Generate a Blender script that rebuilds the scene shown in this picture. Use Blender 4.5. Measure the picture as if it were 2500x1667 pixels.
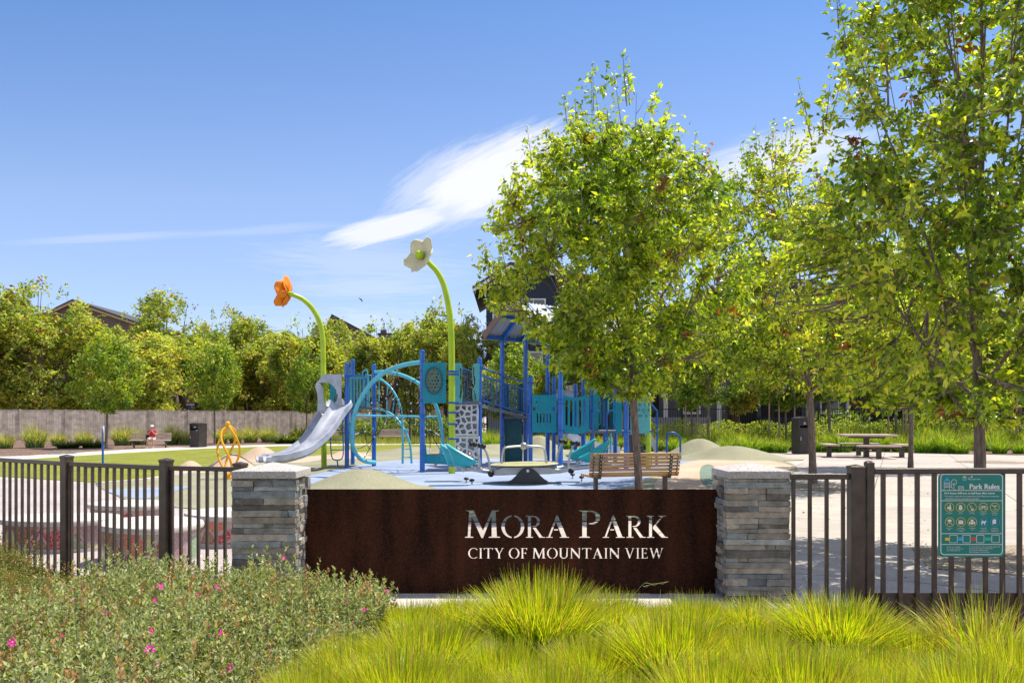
import bpy, bmesh, math, random
import numpy as np
from mathutils import Vector, Matrix
C = bpy.context.scene.collection
R = math.radians
for o in list(bpy.data.objects): bpy.data.objects.remove(o)

# ------------------------------------------------------------ camera, sky, sun, exposure
EYE, HZ, F = 1.5, 1020.0, 2100.0
cam = bpy.data.cameras.new('camera'); co = bpy.data.objects.new('camera', cam); C.objects.link(co)
co.location = (0, 0, EYE); co.rotation_euler = (R(90), 0, 0)
cam.sensor_width = 36; cam.lens = 36*F/2500; cam.shift_y = (HZ-833.5)/2500
cam.clip_start = .05; cam.clip_end = 3000
bpy.context.scene.camera = co
vs = bpy.context.scene.view_settings
vs.view_transform = 'Standard'; vs.look = 'None'; vs.exposure = 0.46; vs.gamma = 1
bpy.context.scene.cycles.use_denoising = True
SUN = Vector((.40, .20, 1.0)).normalized()
ELEV = math.asin(SUN.z); AZ = math.atan2(SUN.x, SUN.y)
sl = bpy.data.lights.new('sun', 'SUN'); sl.energy = 5.0; sl.angle = R(.53); sl.color = (1, .935, .83)
so = bpy.data.objects.new('sun', sl); C.objects.link(so); so.rotation_euler = SUN.to_track_quat('Z', 'Y').to_euler()
so.location = (8, 4, 20)
w = bpy.data.worlds.new('World'); bpy.context.scene.world = w; w.use_nodes = True
nt = w.node_tree; nt.nodes.clear()
def N(nt, t, **k):
    n = nt.nodes.new(t)
    for a, b in k.items(): setattr(n, a, b)
    return n
def L(nt, a, b): nt.links.new(a, b)
def M_(nt, op, a, b=None, c=None, clamp=False):
    n = N(nt, 'ShaderNodeMath', operation=op); n.use_clamp = clamp
    for i, v in enumerate((a, b, c)):
        if v is None: continue
        if isinstance(v, (int, float)): n.inputs[i].default_value = v
        else: L(nt, v, n.inputs[i])
    return n.outputs[0]
sky = N(nt, 'ShaderNodeTexSky', sky_type='NISHITA'); sky.sun_disc = False
sky.sun_elevation = ELEV; sky.sun_rotation = AZ; sky.air_density = 1.0; sky.dust_density = .25; sky.ozone_density = 2.2
bg = N(nt, 'ShaderNodeBackground'); bg.inputs[1].default_value = .130
outw = N(nt, 'ShaderNodeOutputWorld')
tc = N(nt, 'ShaderNodeTexCoord'); sep = N(nt, 'ShaderNodeSeparateXYZ'); L(nt, tc.outputs['Generated'], sep.inputs[0])
# clouds live on a plane-like projection of the sky directions (tangents of azimuth and height)
ymax = M_(nt, 'MAXIMUM', sep.outputs[1], .05)
U = M_(nt, 'DIVIDE', sep.outputs[0], ymax); V = M_(nt, 'DIVIDE', sep.outputs[2], ymax)
cx = N(nt, 'ShaderNodeCombineXYZ'); L(nt, U, cx.inputs[0]); L(nt, V, cx.inputs[1])
def cloud(px, py, rx, ry, rot, amp, scale, hard, warp=.5):
    u0, v0 = (px-1250)/F, (HZ-py)/F
    mp = N(nt, 'ShaderNodeMapping', vector_type='TEXTURE'); mp.inputs['Location'].default_value = (u0, v0, 0)
    mp.inputs['Rotation'].default_value = (0, 0, R(rot)); mp.inputs['Scale'].default_value = (rx/F, ry/F, 1)
    L(nt, cx.outputs[0], mp.inputs[0])
    no = N(nt, 'ShaderNodeTexNoise'); no.inputs['Scale'].default_value = scale; no.inputs['Detail'].default_value = 10; no.inputs['Roughness'].default_value = .64
    m2 = N(nt, 'ShaderNodeMapping'); m2.inputs['Scale'].default_value = (.9, 2.3, 1); m2.inputs['Location'].default_value = (px*.01, py*.013, 0)
    L(nt, mp.outputs[0], m2.inputs[0]); L(nt, m2.outputs[0], no.inputs['Vector'])
    ln = N(nt, 'ShaderNodeVectorMath', operation='LENGTH'); L(nt, mp.outputs[0], ln.inputs[0])
    d = M_(nt, 'SUBTRACT', 1.0, ln.outputs['Value'])
    d = M_(nt, 'ADD', d, M_(nt, 'MULTIPLY', M_(nt, 'SUBTRACT', no.outputs['Fac'], .5), warp*2))
    d = M_(nt, 'MULTIPLY', d, hard, clamp=True)
    sm = N(nt, 'ShaderNodeMapRange', interpolation_type='SMOOTHSTEP'); L(nt, d, sm.inputs[0])
    return M_(nt, 'MULTIPLY', sm.outputs[0], amp)
cl = None
for a in [(1195, 430, 275, 112, 26, .93, 1.6, 1.6), (960, 553, 205, 42, 14, .85, 1.6, 1.9), (1150, 500, 230, 52, 8, .6, 1.8, 1.6),
          (1060, 440, 170, 70, 36, .45, 2.4, 1.5), (880, 640, 330, 75, -4, .22, 3.0, 1.2, .8), (900, 700, 260, 40, 2, .25, 3.0, 1.2, .8),
          (1900, 385, 300, 80, 14, .7, 2.0, 1.4, .5), (270, 580, 330, 15, 3, .22, 2.2, 1.2, .6), (640, 562, 300, 16, 4, .16, 2.2, 1.2, .7),
          (1250, 800, 1500, 80, 0, .22, 3.0, .9, .7), (880, 790, 160, 60, 0, .3, 2.5, 1.1, .7)]:
    c_ = cloud(*a); cl = c_ if cl is None else M_(nt, 'MAXIMUM', cl, c_)
cl = M_(nt, 'MULTIPLY', cl, M_(nt, 'GREATER_THAN', sep.outputs[1], .1))
mx = N(nt, 'ShaderNodeMix', data_type='RGBA'); L(nt, cl, mx.inputs[0])
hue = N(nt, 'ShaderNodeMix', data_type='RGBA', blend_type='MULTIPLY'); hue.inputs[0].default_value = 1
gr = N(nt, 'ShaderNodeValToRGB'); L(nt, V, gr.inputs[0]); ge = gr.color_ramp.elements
ge[0].position = 0; ge[0].color = (.62, .70, 1.02, 1); ge[1].position = .95; ge[1].color = (1.75, 1.28, 1.12, 1)  # upper sky, out of view, brightened and warmed as added fill for the shade
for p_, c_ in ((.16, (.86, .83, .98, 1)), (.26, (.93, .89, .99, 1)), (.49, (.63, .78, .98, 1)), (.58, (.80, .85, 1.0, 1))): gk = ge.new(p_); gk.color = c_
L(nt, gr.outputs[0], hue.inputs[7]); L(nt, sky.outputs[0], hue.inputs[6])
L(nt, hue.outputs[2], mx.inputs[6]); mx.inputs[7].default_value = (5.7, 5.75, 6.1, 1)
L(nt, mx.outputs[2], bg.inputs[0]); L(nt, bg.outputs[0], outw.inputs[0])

# ------------------------------------------------------------ helpers
def W(px, py, D): return Vector(((px-1250)/F*D, D, EYE+(HZ-py)/F*D))
def G(px, py, h=0.0):
    D = (EYE-h)*F/(py-HZ); return Vector(((px-1250)/F*D, D, h))
def tag(o, label=None, cat=None, group=None, kind=None):
    if label: o['label'] = label
    if cat: o['category'] = cat
    if group: o['group'] = group
    if kind: o['kind'] = kind
    return o
def thing(name, label, cat, loc=(0, 0, 0), rz=0, group=None):
    o = bpy.data.objects.new(name, None); C.objects.link(o); o.location = loc; o.rotation_euler.z = rz
    o.empty_display_size = .2
    return tag(o, label, cat, group)
def link(name, me, m, parent=None, smooth=False):
    o = bpy.data.objects.new(name, me); C.objects.link(o)
    if m: me.materials.append(m)
    if parent: o.parent = parent
    if smooth:
        me.shade_smooth()
    return o
def np_mesh(name, v, f, cols=None):
    """v (n,3) array, f (m,k) int array; cols (n,3) point colours"""
    me = bpy.data.meshes.new(name); k = f.shape[1]
    me.vertices.add(len(v)); me.vertices.foreach_set('co', np.asarray(v, dtype=np.float32).ravel())
    me.loops.add(f.size); me.loops.foreach_set('vertex_index', f.astype(np.int32).ravel())
    me.polygons.add(len(f)); me.polygons.foreach_set('loop_start', np.arange(0, f.size, k, dtype=np.int32))
    me.polygons.foreach_set('loop_total', np.full(len(f), k, dtype=np.int32))
    if cols is not None:
        ca = me.color_attributes.new('tint', 'FLOAT_COLOR', 'POINT')
        c4 = np.ones((len(v), 4), dtype=np.float32); c4[:, :3] = cols; ca.data.foreach_set('color', c4.ravel())
    me.update(calc_edges=True); me.validate()
    return me
class MB:
    def __init__(s): s.v = []; s.f = []
    def add(s, vs, fs):
        k = len(s.v); s.v += [tuple(p) for p in vs]; s.f += [tuple(i+k for i in f) for f in fs]; return s
    def box(s, x0, x1, y0, y1, z0, z1, M=None, ch=0):
        if ch:
            bm = bmesh.new(); bmesh.ops.create_cube(bm, size=1)
            for q in bm.verts: q.co = ((q.co.x+.5)*(x1-x0)+x0, (q.co.y+.5)*(y1-y0)+y0, (q.co.z+.5)*(z1-z0)+z0)
            bmesh.ops.bevel(bm, geom=list(bm.edges), offset=ch, segments=1, affect='EDGES')
            bm.verts.index_update(); vs = [q.co.copy() for q in bm.verts]; fs = [[q.index for q in f.verts] for f in bm.faces]; bm.free()
        else:
            vs = [Vector(p) for p in ((x0,y0,z0),(x1,y0,z0),(x1,y1,z0),(x0,y1,z0),(x0,y0,z1),(x1,y0,z1),(x1,y1,z1),(x0,y1,z1))]
            fs = [(0,3,2,1),(4,5,6,7),(0,1,5,4),(1,2,6,5),(2,3,7,6),(3,0,4,7)]
        if M is not None: vs = [M @ p for p in vs]
        return s.add(vs, fs)
    def beam(s, a, b, w, h, ch=0):
        a = Vector(a); b = Vector(b); d = b-a; q = d.to_track_quat('Y', 'Z').to_matrix().to_4x4()
        return s.box(-w/2, w/2, 0, d.length, -h/2, h/2, Matrix.Translation(a) @ q, ch)
    def tube(s, pts, r, n=8, cap=True):
        pts = [Vector(p) for p in pts]; m = len(pts); rs = r if isinstance(r, (list, tuple)) else [r]*m
        t0 = (pts[1]-pts[0]).normalized(); up = Vector((0,0,1)) if abs(t0.z) < .9 else Vector((1,0,0))
        nx = t0.cross(up).normalized(); vs = []
        for i, p in enumerate(pts):
            t = (pts[min(i+1, m-1)]-pts[max(i-1, 0)]).normalized()
            nx = (nx - t*nx.dot(t)).normalized(); ny = t.cross(nx)
            for k in range(n):
                a = 2*math.pi*k/n; vs.append(p+nx*(rs[i]*math.cos(a))+ny*(rs[i]*math.sin(a)))
        fs = [(i*n+k, i*n+(k+1)%n, (i+1)*n+(k+1)%n, (i+1)*n+k) for i in range(m-1) for k in range(n)]
        if cap: fs += [tuple(range(n))[::-1], tuple((m-1)*n+k for k in range(n))]
        return s.add(vs, fs)
    def lathe(s, prof, n=20, loc=(0,0,0), M=None):
        vs = []; loc = Vector(loc)
        for (r, z) in prof:
            for k in range(n):
                a = 2*math.pi*k/n; p = Vector((r*math.cos(a), r*math.sin(a), z))
                if M is not None: p = M @ p
                vs.append(p+loc)
        m = len(prof); fs = [(i*n+k, i*n+(k+1)%n, (i+1)*n+(k+1)%n, (i+1)*n+k) for i in range(m-1) for k in range(n)]
        fs += [tuple(range(n))[::-1], tuple((m-1)*n+k for k in range(n))]
        return s.add(vs, fs)
    def ball(s, c, r, n=12, sc=(1,1,1)):
        pr = [(max(.001, r*math.sin(math.pi*i/8)), -r*math.cos(math.pi*i/8)) for i in range(9)]
        return s.lathe(pr, n, c, Matrix.Diagonal((*sc, 1)))
    def prism(s, poly, y0, y1, M=None):
        """poly in xz, extruded along y"""
        n = len(poly); vs = [Vector((x, y0, z)) for x, z in poly]+[Vector((x, y1, z)) for x, z in poly]
        if M is not None: vs = [M @ p for p in vs]
        return s.add(vs, [tuple(range(n)), tuple(range(2*n-1, n-1, -1))]+[(i, i+n, (i+1)%n+n, (i+1)%n) for i in range(n)])
    def build(s, name, m, parent=None, smooth=False, bevel=0):
        me = bpy.data.meshes.new(name); me.from_pydata(s.v, [], s.f)
        bm = bmesh.new(); bm.from_mesh(me); bmesh.ops.recalc_face_normals(bm, faces=bm.faces); bm.to_mesh(me); bm.free()
        me.update()
        o = link(name, me, m, parent)
        if smooth:
            me.shade_smooth()
            try: me.set_sharp_from_angle(angle=R(40))
            except Exception: pass
        return o
def spline(pts, n=8):
    pts = [Vector(p) for p in pts]; P = [pts[0]*2-pts[1]]+pts+[pts[-1]*2-pts[-2]]; out = []
    for i in range(1, len(P)-2):
        a, b, c, d = P[i-1], P[i], P[i+1], P[i+2]
        for k in range(n):
            t = k/n; out.append(.5*((2*b)+(c-a)*t+(2*a-5*b+4*c-d)*t*t+(3*b-a-3*c+d)*t**3))
    return out+[pts[-1]]
def eval_mesh(ob):
    dg = bpy.context.evaluated_depsgraph_get(); me = bpy.data.meshes.new_from_object(ob.evaluated_get(dg))
    return me
def plate(outline, holes, th, name='plate'):
    """flat shape in local xz with holes, thickness th along y -> mesh"""
    cu = bpy.data.curves.new(name, 'CURVE'); cu.dimensions = '2D'; cu.fill_mode = 'BOTH'; cu.extrude = th/2
    for pl in [outline]+list(holes):
        sp = cu.splines.new('POLY'); sp.points.add(len(pl)-1); sp.use_cyclic_u = True
        for q, (x, y) in zip(sp.points, pl): q.co = (x, y, 0, 1)
    ob = bpy.data.objects.new(name, cu); C.objects.link(ob); me = eval_mesh(ob)
    bpy.data.objects.remove(ob); bpy.data.curves.remove(cu)
    me.transform(Matrix.Rotation(R(90), 4, 'X')); me.name = name
    me.materials.clear()
    return me
def text_mesh(body, size, align='LEFT', ext=.0004, sx=1.0):
    cu = bpy.data.curves.new('lettering', 'FONT'); cu.body = body; cu.size = size; cu.align_x = align; cu.extrude = ext; cu.resolution_u = 3
    ob = bpy.data.objects.new('lettering', cu); C.objects.link(ob); me = eval_mesh(ob)
    bpy.data.objects.remove(ob); bpy.data.curves.remove(cu)
    me.transform(Matrix.Rotation(R(90), 4, 'X') @ Matrix.Diagonal((sx, 1, 1, 1))); me.materials.clear()
    return me
def join_meshes(name, items, m, parent=None):
    """items: (mesh, Matrix)"""
    bm = bmesh.new()
    for me, M in items:
        me.transform(M); bm.from_mesh(me); bpy.data.meshes.remove(me)
    me = bpy.data.meshes.new(name); bm.to_mesh(me); bm.free()
    return link(name, me, m, parent)
def rrect(x0, x1, z0, z1, r, n=5):
    out = []
    for cx_, cz, a0 in ((x1-r, z1-r, 0), (x0+r, z1-r, 90), (x0+r, z0+r, 180), (x1-r, z0+r, 270)):
        for k in range(n+1):
            a = R(a0+90*k/n); out.append((cx_+r*math.cos(a), cz+r*math.sin(a)))
    return out
def ell(cx_, cz, rx, rz, n=20): return [(cx_+rx*math.cos(2*math.pi*k/n), cz+rz*math.sin(2*math.pi*k/n)) for k in range(n)]
def copy_thing(o, loc=None, rz=None, scale=None, label=None, mats=None):
    def rec(s, par):
        c = s.copy(); C.objects.link(c); c.parent = par
        for ch in s.children: rec(ch, c)
        return c
    c = rec(o, None)
    if loc is not None: c.location = loc
    if rz is not None: c.rotation_euler.z = rz
    if scale is not None: c.scale = (scale,)*3 if isinstance(scale, (int, float)) else scale
    if label: c['label'] = label
    return c

# ------------------------------------------------------------ materials
def mat(name, col, rough=.6, var=.12, scale=6, bump=.0, bscale=None, metal=0, spec=.4, col2=None, detail=6, coat=0):
    m = bpy.data.materials.new(name); m.use_nodes = True; t = m.node_tree; b = t.nodes['Principled BSDF']
    tcn = N(t, 'ShaderNodeTexCoord'); no = N(t, 'ShaderNodeTexNoise'); no.inputs['Scale'].default_value = scale; no.inputs['Detail'].default_value = detail
    L(t, tcn.outputs['Object'], no.inputs['Vector'])
    rp = N(t, 'ShaderNodeValToRGB'); L(t, no.outputs['Fac'], rp.inputs[0])
    c2 = col2 or [max(0, c*(1-var*1.6)) for c in col]; c1 = [min(1, c*(1+var)) for c in col]
    rp.color_ramp.elements[0].position = .3; rp.color_ramp.elements[1].position = .7
    rp.color_ramp.elements[0].color = (*c2, 1); rp.color_ramp.elements[1].color = (*c1, 1)
    L(t, rp.outputs[0], b.inputs['Base Color'])
    b.inputs['Roughness'].default_value = rough; b.inputs['Metallic'].default_value = metal
    b.inputs['Specular IOR Level'].default_value = spec; b.inputs['Coat Weight'].default_value = coat
    if bump:
        n2 = N(t, 'ShaderNodeTexNoise'); n2.inputs['Scale'].default_value = bscale or scale*6; n2.inputs['Detail'].default_value = 5
        L(t, tcn.outputs['Object'], n2.inputs['Vector'])
        bp = N(t, 'ShaderNodeBump'); bp.inputs['Strength'].default_value = bump; bp.inputs['Distance'].default_value = .02
        L(t, n2.outputs['Fac'], bp.inputs['Height']); L(t, bp.outputs[0], b.inputs['Normal'])
    return m
def foliage(name, transl=.45, tcol=(1.7, 1.9, .5), rough=.45, spec=.45):
    m = bpy.data.materials.new(name); m.use_nodes = True; t = m.node_tree; b = t.nodes['Principled BSDF']; o = t.nodes['Material Output']
    a = N(t, 'ShaderNodeAttribute'); a.attribute_name = 'tint'
    L(t, a.outputs['Color'], b.inputs['Base Color']); b.inputs['Roughness'].default_value = rough; b.inputs['Specular IOR Level'].default_value = spec
    mu = N(t, 'ShaderNodeMix', data_type='RGBA', blend_type='MULTIPLY'); mu.inputs[0].default_value = 1; L(t, a.outputs['Color'], mu.inputs[6]); mu.inputs[7].default_value = (*tcol, 1)
    tr = N(t, 'ShaderNodeBsdfTranslucent'); L(t, mu.outputs[2], tr.inputs[0])
    ms = N(t, 'ShaderNodeMixShader'); ms.inputs[0].default_value = transl
    L(t, b.outputs[0], ms.inputs[1]); L(t, tr.outputs[0], ms.inputs[2]); L(t, ms.outputs[0], o.inputs[0])
    return m
def speckle(name, base, dark, light, scale, rough=.85, bump=.3):
    """granular surface: rubber crumb, mulch, gravel"""
    m = bpy.data.materials.new(name); m.use_nodes = True; t = m.node_tree; b = t.nodes['Principled BSDF']
    tcn = N(t, 'ShaderNodeTexCoord'); vo = N(t, 'ShaderNodeTexVoronoi'); vo.inputs['Scale'].default_value = scale; L(t, tcn.outputs['Object'], vo.inputs['Vector'])
    sp = N(t, 'ShaderNodeSeparateColor'); L(t, vo.outputs['Color'], sp.inputs[0])
    rp = N(t, 'ShaderNodeValToRGB'); e = rp.color_ramp.elements; e[0].color = (*dark, 1); e[1].color = (*light, 1)
    k = e.new(.5); k.color = (*base, 1); L(t, sp.outputs[0], rp.inputs[0])
    no = N(t, 'ShaderNodeTexNoise'); no.inputs['Scale'].default_value = .7; no.inputs['Detail'].default_value = 8; L(t, tcn.outputs['Object'], no.inputs['Vector'])
    mr = N(t, 'ShaderNodeMapRange'); L(t, no.outputs['Fac'], mr.inputs[0]); mr.inputs[1].default_value = .3; mr.inputs[2].default_value = .7; mr.inputs[3].default_value = .82; mr.inputs[4].default_value = 1.12
    mu = N(t, 'ShaderNodeMix', data_type='RGBA', blend_type='MULTIPLY'); mu.inputs[0].default_value = 1
    L(t, rp.outputs[0], mu.inputs[6]); L(t, mr.outputs[0], mu.inputs[7]); L(t, mu.outputs[2], b.inputs['Base Color'])
    b.inputs['Roughness'].default_value = rough; b.inputs['Specular IOR Level'].default_value = .25
    bp = N(t, 'ShaderNodeBump'); bp.inputs['Strength'].default_value = bump; bp.inputs['Distance'].default_value = .02; L(t, sp.outputs[1], bp.inputs['Height']); L(t, bp.outputs[0], b.inputs['Normal'])
    return m
def paving(name, c1, c2, joint, bw, bh, mortar, rot, offset=.5, rough=.8, stain=.12, shift=(0, 0)):
    m = bpy.data.materials.new(name); m.use_nodes = True; t = m.node_tree; b = t.nodes['Principled BSDF']
    tcn = N(t, 'ShaderNodeTexCoord'); mp = N(t, 'ShaderNodeMapping'); mp.inputs['Rotation'].default_value = (0, 0, R(rot)); mp.inputs['Location'].default_value = (*shift, 0)
    L(t, tcn.outputs['Object'], mp.inputs[0])
    br = N(t, 'ShaderNodeTexBrick'); br.offset = offset; br.inputs['Scale'].default_value = 1; br.inputs['Brick Width'].default_value = bw; br.inputs['Row Height'].default_value = bh
    br.inputs['Mortar Size'].default_value = mortar; br.inputs['Mortar Smooth'].default_value = .1
    br.inputs['Color1'].default_value = (*c1, 1); br.inputs['Color2'].default_value = (*c2, 1); br.inputs['Mortar'].default_value = (*joint, 1)
    L(t, mp.outputs[0], br.inputs['Vector'])
    col = br.outputs['Color']
    for sc, lo in ((.5, 1-stain), (5, 1-stain*.7), (60, 1-stain)):
        no = N(t, 'ShaderNodeTexNoise'); no.inputs['Scale'].default_value = sc; no.inputs['Detail'].default_value = 6; L(t, tcn.outputs['Object'], no.inputs['Vector'])
        mr = N(t, 'ShaderNodeMapRange'); L(t, no.outputs['Fac'], mr.inputs[0]); mr.inputs[1].default_value = .35; mr.inputs[2].default_value = .65; mr.inputs[3].default_value = lo; mr.inputs[4].default_value = 1.04
        mu = N(t, 'ShaderNodeMix', data_type='RGBA', blend_type='MULTIPLY'); mu.inputs[0].default_value = 1; L(t, col, mu.inputs[6]); L(t, mr.outputs[0], mu.inputs[7]); col = mu.outputs[2]
    L(t, col, b.inputs['Base Color']); b.inputs['Roughness'].default_value = rough; b.inputs['Specular IOR Level'].default_value = .3
    bp = N(t, 'ShaderNodeBump'); bp.inputs['Strength'].default_value = .15; bp.inputs['Distance'].default_value = .01; L(t, no.outputs['Fac'], bp.inputs['Height']); L(t, bp.outputs[0], b.inputs['Normal'])
    return m
def island(name, cols, rough=.75, scale=14, var=.25, bump=.5, splotch=(.55, .55, .5)):
    """each separate block of the mesh takes its own stone/wood colour"""
    m = bpy.data.materials.new(name); m.use_nodes = True; t = m.node_tree; b = t.nodes['Principled BSDF']
    g = N(t, 'ShaderNodeNewGeometry'); rp = N(t, 'ShaderNodeValToRGB'); rp.color_ramp.interpolation = 'CONSTANT'
    e = rp.color_ramp.elements
    while len(e) < len(cols): e.new(.5)
    for i, c in enumerate(cols): e[i].position = i/len(cols); e[i].color = (*c, 1)
    L(t, g.outputs['Random Per Island'], rp.inputs[0])
    tcn = N(t, 'ShaderNodeTexCoord'); no = N(t, 'ShaderNodeTexNoise'); no.inputs['Scale'].default_value = scale; no.inputs['Detail'].default_value = 8; L(t, tcn.outputs['Object'], no.inputs['Vector'])
    mr = N(t, 'ShaderNodeMapRange'); L(t, no.outputs['Fac'], mr.inputs[0]); mr.inputs[1].default_value = .3; mr.inputs[2].default_value = .7; mr.inputs[3].default_value = 1-var; mr.inputs[4].default_value = 1+var
    mu = N(t, 'ShaderNodeMix', data_type='RGBA', blend_type='MULTIPLY'); mu.inputs[0].default_value = 1; L(t, rp.outputs[0], mu.inputs[6]); L(t, mr.outputs[0], mu.inputs[7])
    n2 = N(t, 'ShaderNodeTexNoise'); n2.inputs['Scale'].default_value = scale*.6; n2.inputs['Detail'].default_value = 8; L(t, tcn.outputs['Object'], n2.inputs['Vector'])
    m3 = N(t, 'ShaderNodeMapRange'); L(t, n2.outputs['Fac'], m3.inputs[0]); m3.inputs[1].default_value = .62; m3.inputs[2].default_value = .72; m3.inputs[4].default_value = .6 if splotch else 0
    mb = N(t, 'ShaderNodeMix', data_type='RGBA'); L(t, m3.outputs[0], mb.inputs[0]); L(t, mu.outputs[2], mb.inputs[6]); mb.inputs[7].default_value = (*(splotch or (0, 0, 0)), 1)
    L(t, mb.outputs[2], b.inputs['Base Color']); b.inputs['Roughness'].default_value = rough
    bp = N(t, 'ShaderNodeBump'); bp.inputs['Strength'].default_value = bump; bp.inputs['Distance'].default_value = .015
    n4 = N(t, 'ShaderNodeTexNoise'); n4.inputs['Scale'].default_value = scale*4; n4.inputs['Detail'].default_value = 6; L(t, tcn.outputs['Object'], n4.inputs['Vector'])
    L(t, n4.outputs['Fac'], bp.inputs['Height']); L(t, bp.outputs[0], b.inputs['Normal'])
    return m
def stretched(name, dark, light, sc=(8, 8, 1), rough=.7, scale=3, bump=.3, noise_detail=8):
    m = bpy.data.materials.new(name); m.use_nodes = True; t = m.node_tree; b = t.nodes['Principled BSDF']
    tcn = N(t, 'ShaderNodeTexCoord'); mp = N(t, 'ShaderNodeMapping'); mp.inputs['Scale'].default_value = sc; L(t, tcn.outputs['Object'], mp.inputs[0])
    no = N(t, 'ShaderNodeTexNoise'); no.inputs['Scale'].default_value = scale; no.inputs['Detail'].default_value = noise_detail; L(t, mp.outputs[0], no.inputs['Vector'])
    rp = N(t, 'ShaderNodeValToRGB'); rp.color_ramp.elements[0].position = .32; rp.color_ramp.elements[1].position = .68
    rp.color_ramp.elements[0].color = (*dark, 1); rp.color_ramp.elements[1].color = (*light, 1); L(t, no.outputs['Fac'], rp.inputs[0]); L(t, rp.outputs[0], b.inputs['Base Color'])
    b.inputs['Roughness'].default_value = rough
    bp = N(t, 'ShaderNodeBump'); bp.inputs['Strength'].default_value = bump; bp.inputs['Distance'].default_value = .01; L(t, no.outputs['Fac'], bp.inputs['Height']); L(t, bp.outputs[0], b.inputs['Normal'])
    return m
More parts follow.
